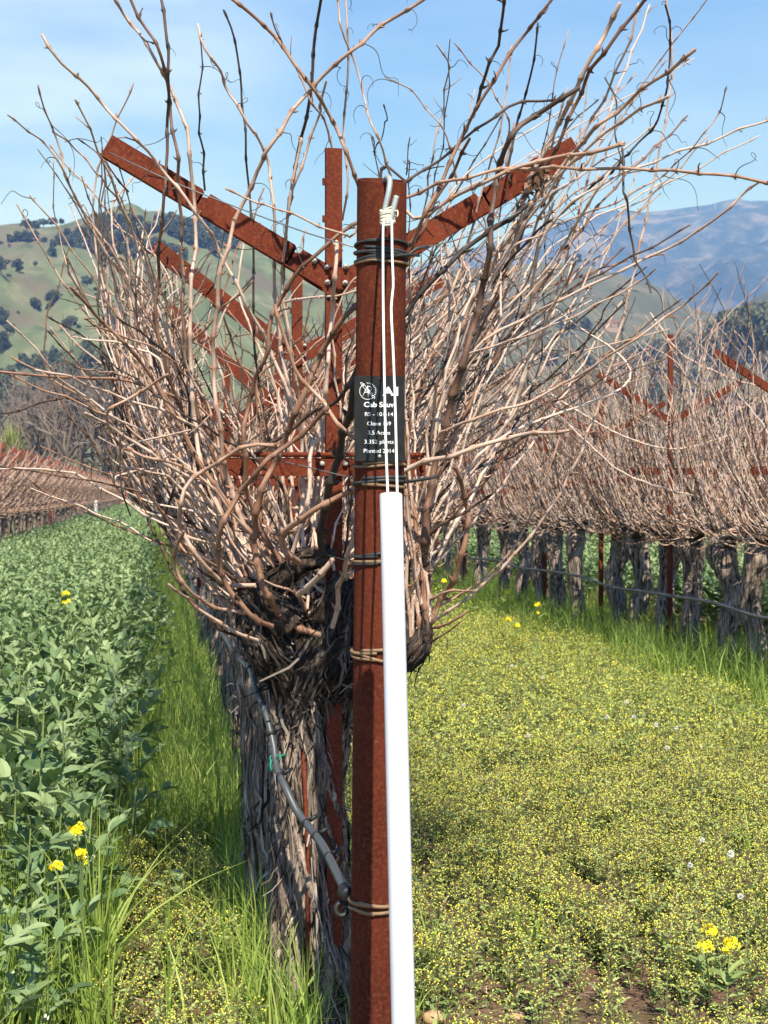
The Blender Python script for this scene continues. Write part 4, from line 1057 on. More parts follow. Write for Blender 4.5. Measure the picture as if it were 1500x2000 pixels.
# central row
cy0 = 4.32
protoC = [make_vine('grapevine', 300 + k, 116, .43, .46, 1.06, 2.30, .42, origin=((.385, .45, .47, .47)[k], cy0 + k * .93, 0), strips=200, tr=.098) for k in range(4)]
for k in range(4):
    tag(protoC[k], 'old grapevine %s back from the pipe post in the central row' % put_label_words(k + 1), 'grapevine', 'grapevines in the central row')
protoCF = [make_vine('grapevine', 340 + k, 84, .50, .46, 1.06, 2.30, .40, parts=False, sides=4, tsides=14, strips=0, origin=(.47, cy0 + (4 + k) * .93, 0)) for k in range(3)]
for o in protoCF: tag(o, 'old grapevine far back in the central row, mostly hidden by the nearer vines', 'grapevine', 'grapevines far back in the central row')
for k in range(7, 44):
    o = copy_tree(protoCF[k % 3]); o.location = (.47 + random.uniform(-.05, .05), cy0 + k * .93, 0)
    tag(o, 'old grapevine far back in the central row, mostly hidden by the nearer vines', 'grapevine', 'grapevines far back in the central row')

# right row
protoR = [make_vine('grapevine', 400 + k, 66, .52, .56, 1.09, 2.82, .28, strips=60, tr=.086) for k in range(4)]
rv = [(1560, 9.1), (1482, 9.95), (1424, 10.5), (1348, 11.25), (1302, 11.85), (1243, 12.55), (1206, 13.1), (1128, 14.15), (1088, 14.8), (1060, 15.5), (1022, 16.3), (985, 17.2), (940, 18.4)]
rl = ['cut off by the right edge of the picture', 'first fully seen from the right edge', 'second from the right edge, frayed pale foot', 'third from the right edge',
      'just left of the tall dark stake', 'second to the left of the tall dark stake', 'third to the left of the tall dark stake', 'with the forked crown, left of the second stake',
      'first one left of the forked crown', 'second one left of the forked crown', 'third one left of the forked crown', 'fourth one left of the forked crown', 'fifth one left of the forked crown']
for k, (px, y) in enumerate(rv):
    o = protoR[k] if k < 4 else copy_tree(protoR[k % 4])
    o.location = (W(px, 1000, y)[0], y, 0)
    o.rotation_euler = (0, 0, math.pi if (k // 4) % 2 else 0)
    tag(o, 'gnarled grapevine in the right row, ' + rl[k], 'grapevine', 'grapevines in the right row')
for k_, (i_, pts) in enumerate([(3, [(1434, 848), (1319, 877), (1218, 852), (1132, 805), (1075, 770)]), (3, [(1502, 975), (1427, 978), (1319, 960), (1218, 924), (1161, 877), (1110, 830)]), (1, [(1500, 760), (1420, 735), (1330, 690), (1270, 610)])]):
    g = np.random.default_rng(970 + k_); pr = protoR[i_]; C = np.array([W(x_, y_, 10.4) for x_, y_ in pts]) - np.array(pr.location)
    mb = MB(); add_cane(mb, C[::-1], .0085, .006, g, 6, .09, .10, tend=.1, zig=.004); mb.build('cane', ['cane', 'tendril'], pr)
protoRF = [make_vine('grapevine', 440 + k, 60, .52, .56, 1.09, 2.78, .28, parts=False, sides=4, tsides=12, strips=0, origin=(XR, 19.4 + k * .93, 0)) for k in range(3)]
for o in protoRF: tag(o, 'grapevine far along the right row, small in the distance', 'grapevine', 'grapevines far along the right row')
for k in range(3, 32):
    o = copy_tree(protoRF[k % 3]); o.location = (XR + random.uniform(-.05, .05), 19.4 + k * .93, 0)
for k in range(26):
    o = copy_tree(protoRF[k % 3]); o.location = (XR + 3.95, 15.5 + k * .93, 0)
    tag(o, 'grapevine in the row beyond the right row, seen through its canes', 'grapevine', 'grapevines in the row beyond')
# left row
protoL = [make_vine('grapevine', 460 + k, 50, .55, .55, 1.06, 2.25, .2, parts=False, sides=3, tsides=8, strips=0, far=True, origin=(XL, 24.3 + k * .95, 0)) for k in range(3)]
for o in protoL: tag(o, 'grapevine in the long left row across the bean crop', 'grapevine', 'grapevines in the left row')
for k in range(3, 108):
    o = copy_tree(protoL[k % 3]); o.location = (XL + random.uniform(-.06, .06), 24.3 + k * .95, 0)

# ================================================================== LOW PLANTS
def blades(N, xs, ys, hmin, hmax, w, lean, g, nseg=3, tint=(0.2, .8), z0=-.01, mat=0, mb=None):
    """N grass blades at (xs, ys) as tapered bent strips"""
    mb = mb or MB()
    h = g.uniform(hmin, hmax, N); a = g.uniform(0, 2 * np.pi, N); l = np.abs(g.normal(0, lean, N)); b = g.uniform(0, 2 * np.pi, N)
    ww = w * g.uniform(.55, 1.3, N); t = np.linspace(0, 1, nseg + 1)
    px = xs[:, None] + np.cos(a)[:, None] * (l * h)[:, None] * t ** 2
    py = ys[:, None] + np.sin(a)[:, None] * (l * h)[:, None] * t ** 2
    pz = z0 + h[:, None] * (t - .35 * np.minimum(l, 1.6)[:, None] * t ** 2.4)
    wid = ww[:, None] * (1 - t[:-1] ** 1.8) * .5
    dx = np.cos(b)[:, None] * wid; dy = np.sin(b)[:, None] * wid
    V = np.empty((N, 2 * nseg + 1, 3))
    for s, o in ((-1, 0), (1, 1)):
        V[:, o:2 * nseg:2, 0] = px[:, :-1] + s * dx; V[:, o:2 * nseg:2, 1] = py[:, :-1] + s * dy; V[:, o:2 * nseg:2, 2] = pz[:, :-1]
    V[:, -1] = np.stack([px[:, -1], py[:, -1], pz[:, -1]], -1)
    base = np.arange(N)[:, None] * (2 * nseg + 1)
    q = np.concatenate([base + np.array([2 * k, 2 * k + 1, 2 * k + 3, 2 * k + 2]) for k in range(nseg - 1)])
    tr = base + np.array([2 * nseg - 2, 2 * nseg - 1, 2 * nseg])
    mb.add(V.reshape(-1, 3), q, tr, mat, np.repeat(np.clip(g.uniform(tint[0], tint[1], N), 0, 1), 2 * nseg + 1))
    return mb

def scatter_mesh(mb, protos, P, sc, rot, g, tvar=.12, tilt=.08):
    """merge copies of proto arrays (v, q, t, m4, m3, tint) at points P"""
    pick = g.integers(len(protos), size=len(P))
    for k, (v, f4, f3, m4, m3, tn) in enumerate(protos):
        I = np.nonzero(pick == k)[0]; n = len(I)
        if not n: continue
        c, s = np.cos(rot[I])[:, None], np.sin(rot[I])[:, None]
        x = v[None, :, 0] * c - v[None, :, 1] * s; y = v[None, :, 0] * s + v[None, :, 1] * c; z = np.repeat(v[None, :, 2], n, 0)
        tx_, ty_ = g.normal(0, tilt, n)[:, None], g.normal(0, tilt, n)[:, None]
        V = np.stack([x + z * tx_, y + z * ty_, z], -1) * sc[I][:, None, None] + P[I][:, None, :]
        off = (np.arange(n) * len(v))[:, None, None]
        tt = np.clip(tn[None] + g.normal(0, tvar, n)[:, None], 0, 1)
        q = (f4[None] + off).reshape(-1, 4) if len(f4) else None; t3 = (f3[None] + off).reshape(-1, 3) if len(f3) else None
        nn = mb.n
        mb.v.append(V.reshape(-1, 3)); mb.t.append(tt.ravel()); mb.n += n * len(v)
        if q is not None: mb.f4.append(q + nn); mb.m4.append(np.tile(m4, n))
        if t3 is not None: mb.f3.append(t3 + nn); mb.m3.append(np.tile(m3, n))

def region(n, xf0, xf1, y0, y1, g, power=1.0):
    y = y0 + (y1 - y0) * g.random(n) ** power
    x = xf0(y) + (xf1(y) - xf0(y)) * g.random(n)
    k = xf1(y) > xf0(y)
    return x[k], y[k]
def dens(x, y, thr):
    return np.array([mnoise.noise(Vector((a * 1.7, b * 1.7, 3))) for a, b in zip(x, y)]) > thr

# ---- grass: strip along the central row, strip under the right row, odd blades elsewhere
def leaf_fold(L, Wd, fold, g, droop=.2):
    """one broad oval leaflet along +x, folded on its midrib"""
    t = np.array([0, .18, .45, .75, 1.0]); wv = np.array([.0, .72, 1.0, .72, .0]) * Wd / 2
    z = -droop * L * t ** 2
    mid = np.c_[L * t, np.zeros(5), z]
    up = wv * math.sin(fold); out = wv * math.cos(fold)
    l = np.c_[L * t[1:4], out[1:4], z[1:4] + up[1:4]]; r = np.c_[L * t[1:4], -out[1:4], z[1:4] + up[1:4]]
    V = np.vstack([mid, l, r])
    tri = [[0, 1, 5], [0, 8, 1], [3, 4, 7], [3, 10, 4]]; q = [[1, 2, 6, 5], [2, 3, 7, 6], [1, 8, 9, 2], [2, 9, 10, 3]]
    return V, q, tri
def leaf_flat(L, Wd):
    V = np.array([[0, 0, 0], [L * .45, Wd / 2, .0], [L, 0, -.12 * L], [L * .45, -Wd / 2, .0]])
    return V, [[0, 3, 2, 1]], []
def orient(V, p, az, el, roll=0.0):
    cr, sr = math.cos(roll), math.sin(roll)
    v = np.c_[V[:, 0], V[:, 1] * cr - V[:, 2] * sr, V[:, 1] * sr + V[:, 2] * cr]
    ce, se = math.cos(el), math.sin(el)
    v = np.c_[v[:, 0] * ce - v[:, 2] * se, v[:, 1], v[:, 0] * se + v[:, 2] * ce]
    ca, sa = math.cos(az), math.sin(az)
    return np.c_[v[:, 0] * ca - v[:, 1] * sa, v[:, 0] * sa + v[:, 1] * ca, v[:, 2]] + p

# ---- bean plants
def bean_parts(g, H, lod=0):
    st, lf, fl = MB(), MB(), MB()
    ln = g.normal(0, .06, 2)
    P = catmull([(0, 0, -.02), (ln[0] * .4, ln[1] * .4, H * .45), (ln[0], ln[1], H)], .06)
    add_tube(st, P, np.linspace(.0055, .003, len(P)), 4 if lod == 0 else 3, 0, caps=False)
    nn = int(H / .052); az = g.uniform(0, 6.28)
    for k in range(nn):
        t = .16 + .84 * (k + .5) / nn
        if lod and t < .45 and g.random() < .8: continue
        p = np.array([ln[0] * t, ln[1] * t, H * t]); az += 2.4 + g.normal(0, .3)
        el = .25 + .75 * t ** 2 + g.normal(0, .18)
        top = t > .88
        Lr = (.10 + .05 * g.random()) * (.55 if top else 1) * (.8 + .3 * t)
        dirv = np.array([math.cos(az) * math.cos(el), math.sin(az) * math.cos(el), math.sin(el)])
        if lod == 0: add_tube(st, [p, p + dirv * Lr * .6, p + dirv * Lr], [.002, .0016, .001], 3, 0, caps=False)
        npair = 2 if lod else (3 if g.random() < .5 else 2)
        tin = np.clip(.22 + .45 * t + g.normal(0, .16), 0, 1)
        for j in range(npair):
            q = p + dirv * Lr * (.35 + .6 * j / max(1, npair - 1))
            for sd in (-1, 1):
                a2 = az + sd * g.uniform(.55, 1.0); e2 = el * .7 + g.normal(.18, .26)
                LL = (.064 + .022 * g.random()) * (.6 if top else 1); WW = LL * g.uniform(.44, .56)
                if lod < 2: V, qd, tr = leaf_fold(LL, WW, g.uniform(.15, .6), g, g.uniform(0, .35)) if lod == 0 else leaf_flat(LL * 1.1, WW * 1.1)
                else: V, qd, tr = leaf_flat(LL * 1.7, WW * 1.7)
                lf.add(orient(V, q, a2, e2, g.normal(0, .5)), qd, tr, 0, np.clip(tin + g.normal(0, .08), 0, 1))
                if lod == 2: break
        if lod == 0 and .35 < t < .8 and g.random() < .10:
            for _ in range(4):
                c = p + np.array([g.normal(0, .012), g.normal(0, .012), g.uniform(0, .03)]); u = g.normal(size=3); u[2] = abs(u[2]); u /= np.linalg.norm(u); w_ = np.cross(u, g.normal(size=3)); w_ /= np.linalg.norm(w_)
                fl.add([c, c + u * .011 + w_ * .005, c + u * .020, c + u * .011 - w_ * .005], [[0, 1, 2, 3]], tint=.5)
    return st, lf, fl
bean_right = lambda y: np.where(y < 3.9, -.22, np.where(y < 5, -.13, -.06))
bean_left = lambda y: np.maximum(-3.15, -.1125 * y - .30)
bean_label = 'leafy blue-green bean plant in the dense crop left of the central vine row'
protos = []
for k in range(8):
    g = np.random.default_rng(500 + k); st, lf, fl = bean_parts(g, g.uniform(.46, .66))
    r_ = empty('bean_plant', (0, 0, 0), bean_label, 'bean plant', 'bean plants in the crop')
    st.build('stem', 'beanstem', r_); lf.build('foliage', 'bean', r_, smooth=False)
    if fl.n: fl.build('flowers', 'petal_white', r_, smooth=False)
    protos.append(note(r_))
# jittered grid, nearest 300 as plants of their own
pts = []
y = 3.45; g = np.random.default_rng(77)
while y < 27:
    a_, b_ = float(bean_left(np.array(y))), float(bean_right(np.array(y)))
    for x in np.arange(a_, b_, .19): pts.append((x + g.normal(0, .05), y + g.normal(0, .05)))
    y += .185
pts = np.array(pts); pts = pts[pts[:, 0] < bean_right(pts[:, 1]) + .05]
pts = pts[np.argsort(pts[:, 1])]
near, rest = pts[:296], pts[296:]
for k, (x, y) in enumerate(near):
    o = protos[k] if k < 8 else copy_tree(protos[k % 8])
    o.location = (x, y, -.01); s = g.uniform(.85, 1.15) * (.80 if y < 4.0 else 1.0); o.scale = (s, s, s * g.uniform(.9, 1.1)); o.rotation_euler = (g.normal(0, .07), g.normal(0, .07), g.uniform(0, 6.28))
pl1 = []; pl2 = []
for k in range(6):
    g2 = np.random.default_rng(520 + k)
    for lod, L_ in ((1, pl1), (2, pl2)):
        st, lf, fl = bean_parts(g2, g2.uniform(.50, .66), lod); L_.append(lf.arrays())
mb = MB(); P = np.c_[rest, np.zeros(len(rest))]
scatter_mesh(mb, pl1, P, g.uniform(.82, 1.05, len(P)), g.uniform(0, 6.28, len(P)), g)
x, y = region(5200, bean_left, lambda y: np.full_like(y, -.04), 27, 132, g, 1.15)
scatter_mesh(mb, pl2, np.c_[x, y, np.zeros(len(x))], g.uniform(.66, .86, len(x)), g.uniform(0, 6.28, len(x)), g)
x, y = region(1500, lambda y: np.full_like(y, 5.15), lambda y: np.minimum(7.9, .47 * y), 11, 34, g)
scatter_mesh(mb, pl1, np.c_[x, y, np.zeros(len(x))], g.uniform(.9, 1.25, len(x)), g.uniform(0, 6.28, len(x)), g)
tag(mb.build('bean_crop', 'bean', smooth=False), 'dense green bean crop filling the alleys between the vine rows', 'bean crop', kind='stuff')

# ---- grass
mb = MB(); g = np.random.default_rng(61)
x, y = region(6400, lambda y: np.full_like(y, .02), lambda y: np.full_like(y, .42), 3.35, 7.5, g); k = (g.random(len(x)) < np.clip((x - (.16 - .10 * (y > 5.2))) / .14, .10, 1))
x, y = x[k], y[k]; blades(len(x), x, y, .16, .42, .0062, .55, g, 4, (.05, .86), mb=mb)
x, y = region(1300, lambda y: np.full_like(y, .5), lambda y: np.full_like(y, .72), 3.3, 8, g); blades(len(x), x, y, .05, .22, .005, .6, g, 3, (.3, 1), mb=mb)
x, y = region(15000, lambda y: np.full_like(y, -.10), lambda y: np.full_like(y, .40), 5.2, 20, g); blades(len(x), x, y, .22, .52, .0085, .42, g, 3, (.12, .85), mb=mb)
x, y = region(6000, lambda y: np.full_like(y, -.10), lambda y: np.full_like(y, .75), 18, 60, g); blades(len(x), x, y, .25, .5, .018, .45, g, 2, (.2, .8), mb=mb)
x, y = region(15000, lambda y: np.full_like(y, 3.75) + .18 * np.sin(y * 2.3), lambda y: np.full_like(y, 5.3), 7.6, 21, g); k = dens(x * 1.6, y * 1.6, -.12) | (g.random(len(x)) < .25); x, y = x[k], y[k]; blades(len(x), x, y, .14, .52, .0095, .6, g, 3, (.0, .62), mb=mb)  # shade under the right row painted into the grass by a darker tint range
x, y = region(5000, lambda y: np.full_like(y, 3.8), lambda y: np.full_like(y, 5.3), 20, 48, g); blades(len(x), x, y, .25, .5, .02, .45, g, 2, (.1, .7), mb=mb)
x, y = region(2200, lambda y: np.full_like(y, -.72), lambda y: np.full_like(y, -.10), 3.4, 5.5, g); blades(len(x), x, y, .22, .46, .0065, .4, g, 4, (.15, .7), mb=mb)
x, y = region(2200, lambda y: np.full_like(y, 2.9), lambda y: np.full_like(y, 4.0), 7.5, 16, g); k = g.random(len(x)) < (x - 2.8) / 1.2; x, y = x[k], y[k]; blades(len(x), x, y, .12, .34, .0085, .6, g, 3, (.1, .8), mb=mb)
tag(mb.build('grass', 'grass', smooth=False), 'green grass growing along the feet of the vine rows', 'grass', kind='stuff')

# ---- low yellow flowered weeds
def weed_proto(g, H, lod):
    mb = MB(); ns = 1 if lod == 2 else g.integers(2, 4)
    for s_i in range(ns):
        h = H * g.uniform(.7, 1.05); ln = g.normal(0, .12, 2) * h * 1.6
        tip = np.array([ln[0], ln[1], h]); ax = lambda t: tip * np.array([t ** 1.4, t ** 1.4, t])
        if lod < 2: add_tube(mb, [ax(0), ax(.5), ax(1)], [.0022, .0018, .0012], 3, 1, caps=False)
        nl = (13, 8, 4)[lod]
        az = g.uniform(0, 6.28)
        for k in range(nl):
            t = .1 + .82 * (k + g.random() * .6) / nl; az += 2.4
            L = g.uniform(.030, .052) * (1.15 - .4 * t) * (1, 1.15, 1.5)[lod]; Wd = L * g.uniform(.18, .30) * (1, 1.2, 1.7)[lod]
            p = ax(t); el = g.uniform(.1, .8)
            if lod == 0:     # ragged lobed leaf
                V = np.array([[0, 0, 0], [L * .22, Wd * .5, 0], [L * .34, Wd * .16, 0], [L * .5, Wd * .62, 0], [L * .62, Wd * .18, 0], [L * .8, Wd * .4, -.05 * L], [L, 0, -.14 * L],
                              [L * .8, -Wd * .4, -.05 * L], [L * .62, -Wd * .18, 0], [L * .5, -Wd * .62, 0], [L * .34, -Wd * .16, 0], [L * .22, -Wd * .5, 0]])
                tr = [[0, 2, 1], [2, 4, 3], [4, 6, 5], [0, 11, 10], [10, 9, 8], [8, 7, 6], ]; q = [[0, 10, 8, 2], [2, 8, 6, 4]]
            else: V, q, tr = leaf_flat(L, Wd * 1.3)
            mb.add(orient(V, p, az, el, g.normal(0, .5)), q, tr, 0, np.clip(g.normal(.48 + .1 * t, .17), 0, 1))
        nb = (10, 5, 3)[lod]
        for k in range(nb):
            a_ = g.uniform(0, 6.28); rr_ = g.uniform(.006, .034); p = tip + np.array([math.cos(a_) * rr_, math.sin(a_) * rr_, g.uniform(-.045, .014)])
            u = np.array([math.cos(a_) * .5, math.sin(a_) * .5, g.uniform(-.3, 1)]); u /= np.linalg.norm(u); L = g.uniform(.006, .0095) * (1, 1.1, 1.5)[lod]; r_ = g.uniform(.0016, .0023) * (1, 1.15, 1.5)[lod]
            if lod == 0:
                add_tube(mb, [tip * .93, p], .0006, 3, 1, caps=False)
                add_tube(mb, [p, p + u * L * .6], [r_ * .9, r_], 4, 0, .85, caps=False); add_tube(mb, [p + u * L * .55, p + u * L], [r_ * .95, r_ * 1.2], 4, 2, .5)
            else:
                w_ = np.cross(u, [0.3, .2, .9]); w_ /= np.linalg.norm(w_)
                mb.add([p - w_ * r_, p + w_ * r_, p + w_ * r_ * 1.2 + u * L, p - w_ * r_ * 1.2 + u * L], [[0, 1, 2, 3]], mat=2)
                if lod == 1: v_ = np.cross(u, w_); mb.add([p - v_ * r_, p + v_ * r_, p + v_ * r_ + u * L * .7, p - v_ * r_ + u * L * .7], [[0, 1, 2, 3]], mat=0, tint=.9)
    return mb.arrays()
g = np.random.default_rng(91)
W0 = [weed_proto(np.random.default_rng(600 + k), .17 + .012 * k, 0) for k in range(7)]
W1 = [weed_proto(np.random.default_rng(620 + k), .19 + .012 * k, 1) for k in range(6)]
W2 = [weed_proto(np.random.default_rng(640 + k), .20 + .015 * k, 2) for k in range(6)]
mb = MB()
xr = lambda y: np.minimum(4.0, .47 * y + .35)
def put(pr, n, x0f, x1f, y0, y1, smin, smax, thr=-2.0, dropnear=0.0, tv=.13):
    x, y = region(n, x0f, x1f, y0, y1, g)
    k = dens(x, y, thr) if thr > -1 else np.ones(len(x), bool)
    if dropnear: k &= g.random(len(x)) < np.clip((y - 3.1) / dropnear, .28, 1)
    k &= ~((x < 1.25) & (x > .5) & (y < 4.7) & (g.random(len(x)) < .42)); k &= ~((y < 3.9) & (x > .5) & (g.random(len(x)) < .18))
    x, y = x[k], y[k]
    scatter_mesh(mb, pr, np.c_[x, y, np.full(len(x), -.018)], g.uniform(smin, smax, len(x)), g.uniform(0, 6.28, len(x)), g, tv, .12)
put(W0, 3000, lambda y: .66 + .10 * np.sin(y * 5), xr, 3.1, 7.0, .62, 1.02, -.42, 1.3)
put(W1, 6000, lambda y: np.full_like(y, .60), xr, 6.8, 14.5, .72, 1.0)
put(W2, 7600, lambda y: np.full_like(y, .60), xr, 14, 46, .8, 1.15)
put(W0, 330, lambda y: np.where(y < 4.6, -.25, -.12), lambda y: np.full_like(y, .22), 3.3, 6.2, .6, 1.0, -.30)
put(W1, 200, lambda y: np.full_like(y, -.1), lambda y: np.full_like(y, .12), 6, 10, .7, 1.0, -.2)
tag(mb.build('flowering_weeds', ['weed', 'weedstem', 'yellow'], smooth=False), 'low olive green weeds covered with small yellow flower buds on the alley floor', 'weeds', kind='stuff')

# ---- dead leaves and clods on the bare soil
mb = MB(); g = np.random.default_rng(17)
x, y = region(2600, lambda y: np.full_like(y, -.5), lambda y: .47 * y + .3, 3.0, 6.5, g, 1.5)
for a_, b_ in zip(x, y):
    L = g.uniform(.006, .026); V, q, tr = leaf_flat(L, L * g.uniform(.3, .8)); V[:, 2] += g.normal(0, L * .2, 4)
    mb.add(orient(V, np.array([a_, b_, g.uniform(.004, .022)]), g.uniform(0, 6.28), g.normal(.1, .35), g.normal(0, .5)), q, tr, 0, g.beta(1.6, 1.8))
for a_, b_ in zip(x[:240], y[:240]):
    P = [(a_, b_, .012), (a_ + g.normal(0, .03), b_ + g.normal(0, .03), .016 + abs(g.normal(0, .012))), (a_ + g.normal(0, .07), b_ + g.normal(0, .07), .012)]
    add_tube(mb, P, .0014, 3, 0, g.beta(2.5, 1.5), caps=False)
tag(mb.build('leaf_litter', 'litter', smooth=False), 'dead leaves, stalks and clods strewn on the bare soil', 'leaf litter', kind='stuff')

# ---- single plants
def mustard(px, py, Y, label, heads=3, size=1.0, H=None, seed=0):
    g = np.random.default_rng(seed); c = np.array(W(px, py, Y)); H = c[2] + .01
    root = empty('mustard_plant', (c[0], c[1], 0), label, 'mustard plant', 'mustard plants in flower')
    mb = MB(); ln = g.normal(0, .05, 2)
    tips = [np.array([0, 0, H])] + [np.array([g.normal(0, .03 * size), g.normal(0, .03), H - g.uniform(.03, .09) * size]) for _ in range(heads - 1)]
    for t in tips: add_tube(mb, catmull([(ln[0], ln[1], 0), (ln[0] * .6 + t[0] * .3, ln[1] * .5 + t[1] * .3, t[2] * .55), tuple(t)], .05), .0022, 4, caps=False)
    for _ in range(7):
        z = g.uniform(.1, .75) * H; V, q, tr = leaf_fold(.07 * size, .022 * size, .3, g)
        mb.add(orient(V, np.array([ln[0] * .7, ln[1] * .7, z]), g.uniform(0, 6.28), g.uniform(.1, .9)), q, tr, 1, g.uniform(.3, .7))
    mb.build('stem', ['beanstem', 'weed'], root, smooth=False)
    for i, t in enumerate(tips):
        mb = MB(); n = int((26 if i == 0 else 8) * (.8 + .4 * g.random())); rad = (.026 if i == 0 else .012) * size
        for _ in range(n):
            d = g.normal(size=3); d[2] = abs(d[2]) * .8; d /= np.linalg.norm(d); p = t + d * rad * g.uniform(.4, 1.0) + [0, 0, -.004]
            u = np.cross(d, g.normal(size=3)); u /= np.linalg.norm(u); v = np.cross(d, u); s = .0062 * size
            for e in (u, v, -u, -v):
                f_ = np.cross(d, e); mb.add([p, p + e * s + f_ * s * .55 + d * s * .3, p + e * s * 1.5 + d * s * .2, p + e * s - f_ * s * .55 + d * s * .3], [[0, 1, 2, 3]])
        mb.build('flower_head', 'mustard', root, smooth=False)
mustard(150, 1628, 3.75, 'mustard plant with a big yellow flower head in the grass at the left', 5, 1.0, seed=1)
mustard(112, 1700, 3.68, 'mustard plant with a lone small yellow head low among the bean leaves at left', 1, .8, seed=2)
mustard(130, 1163, 9.0, 'mustard plant with yellow heads standing above the bean crop far left', 3, 1.2, seed=3)
mustard(1388, 1826, 3.62, 'mustard plant with the upper of the three yellow heads at lower right', 2, 1.0, seed=4)
mustard(1428, 1850, 3.55, 'mustard plant with the rightmost of the three yellow heads at lower right', 1, 1.0, seed=5)
mustard(1376, 1858, 3.50, 'mustard plant with the lowest of the three yellow heads at lower right', 1, 1.0, seed=6)
mustard(1051, 1184, 12.5, 'tall mustard plant with a yellow head in front of the right row trunks', 2, 1.5, seed=7)
mustard(994, 1213, 12.0, 'mustard plant with a yellow head left of the tall one by the right row', 1, 1.4, seed=8)
mustard(1011, 1224, 11.5, 'small mustard plant with a yellow head just below the one by the right row', 1, 1.1, seed=9)
mustard(990, 1158, 15.0, 'mustard plant with yellow heads far back by the right row trunks', 2, 1.5, seed=10)
mustard(866, 1138, 14.0, 'mustard plant with yellow heads seen just right of the white tube', 2, 1.5, seed=11)
# dandelion clocks
def clock(px, py, label, r=.015, seed=0, h=.24):
    g = np.random.default_rng(seed); c = ground_at(px, py, h)
    root = empty('seed_head', (c[0], c[1], 0), label, 'seed head', 'white seed heads among the weeds')
    mb = MB(); add_tube(mb, [(0, 0, 0), (.004, .002, h * .5), (0, 0, h)], .0013, 4, caps=False); mb.build('stalk', 'weedstem', root)
    mb = MB()
    for _ in range(110):
        d = g.normal(size=3); d /= np.linalg.norm(d); u = np.cross(d, g.normal(size=3)); u /= np.linalg.norm(u); p = np.array([0, 0, h])
        mb.add([p + d * r * .35, p + d * r + u * r * .17, p + d * r - u * r * .17], None, [[0, 1, 2]])
    mb.build('fluff', 'fluff', root, smooth=False)
for k, (px, py, lb) in enumerate([(1061, 1323, 'far back in the middle of the weeds'), (1225, 1371, 'near the grass below the right row'), (1238, 1400, 'second in the loose line below the right row'), (1281, 1416, 'third in the loose line below the right row'),
        (1321, 1422, 'rightmost in the loose line below the right row'), (1032, 1437, 'right of the white tube, well back'), (1303, 1461, 'just under the loose line below the right row'), (1185, 1400, 'leftmost in the loose line below the right row'),
        (1372, 1641, 'halfway down the right side'), (1427, 1668, 'largest and palest, near the right edge'), (1348, 1690, 'lowest of the three halfway down the right side'), (1446, 1751, 'nearest to the right edge above the mustard'),
        (1000, 1300, 'farthest back among the weeds'), (906, 1377, 'beside the white tube, well back')]):
    clock(px, py, 'white dandelion seed head, ' + lb, (.011 if py < 1550 else .009) if k != 9 else .012, k, .22)
clock(226, 1706, 'white dandelion seed head left of the trunk, among weeds', .014, 30, .20)
# grass tufts among the weeds and broad-leaved seedlings
def tuft(px, py, n, h0, h1, label, seed, w=.008):
    g = np.random.default_rng(seed); c = ground_at(px, py)
    mb = blades(n, g.normal(0, .012, n), g.normal(0, .012, n), h0, h1, w, .55, g, 5, (.3, .8))
    tag(mb.build('grass_tuft', 'grass', smooth=False, loc=tuple(c)), label, 'grass tuft', 'grass tufts among the weeds')
tuft(838, 1935, 16, .16, .34, 'grass tuft with broad blades beside the foot of the white tube', 1)
tuft(1030, 1905, 9, .18, .42, 'grass tuft with one long pale blade among the weeds at the bottom', 2, .011)
tuft(1122, 1625, 7, .15, .26, 'small grass tuft in the middle of the weeds', 3)
tuft(1468, 1700, 8, .2, .38, 'grass tuft near the right edge among the weeds', 4)
tuft(1190, 1420, 10, .2, .34, 'grass tuft below the right row, well back', 5)
tuft(185, 1985, 46, .30, .62, 'big clump of broad grass blades beside the beans at the lower left', 6, .013)
tuft(140, 1900, 34, .30, .55, 'second clump of broad grass blades, under the yellow mustard', 7, .012)
tuft(230, 1850, 26, .22, .42, 'loose grass clump right of the yellow mustard', 8, .010)
def seedling(px, py, label, seed, n=7, s=1.0):
    g = np.random.default_rng(seed); c = ground_at(px, py); mb = MB(); H = .16 * s
    for k in range(n):
        z = H * (.2 + .8 * k / n); V, q, tr = leaf_fold(.065 * s, .042 * s, .25, g, .2); az = k * 2.4 + g.normal(0, .3); p = np.array([g.normal(0, .012), g.normal(0, .012), z])
        add_tube(mb, [(0, 0, 0), tuple(p)], .0016, 3, 1, caps=False); mb.add(orient(V, p, az, g.uniform(.0, .7)), q, tr, 0, g.uniform(.5, .95))
    tag(mb.build('pea_seedling', ['bean', 'beanstem'], smooth=False, loc=tuple(c)), label, 'seedling', 'broad-leaved seedlings')
seedling(335, 1810, 'round-leaved pea seedling left of the trunk, near the hose level', 1, 7, 1.1)
seedling(345, 1905, 'round-leaved pea seedling lowest left of the trunk', 2, 6, 1.0)
seedling(330, 1590, 'pale round-leaved pea seedling between the beans and the trunk', 3, 8, 1.3)
seedling(270, 1610, 'round-leaved pea seedling at the edge of the bean crop', 4, 7, 1.2)
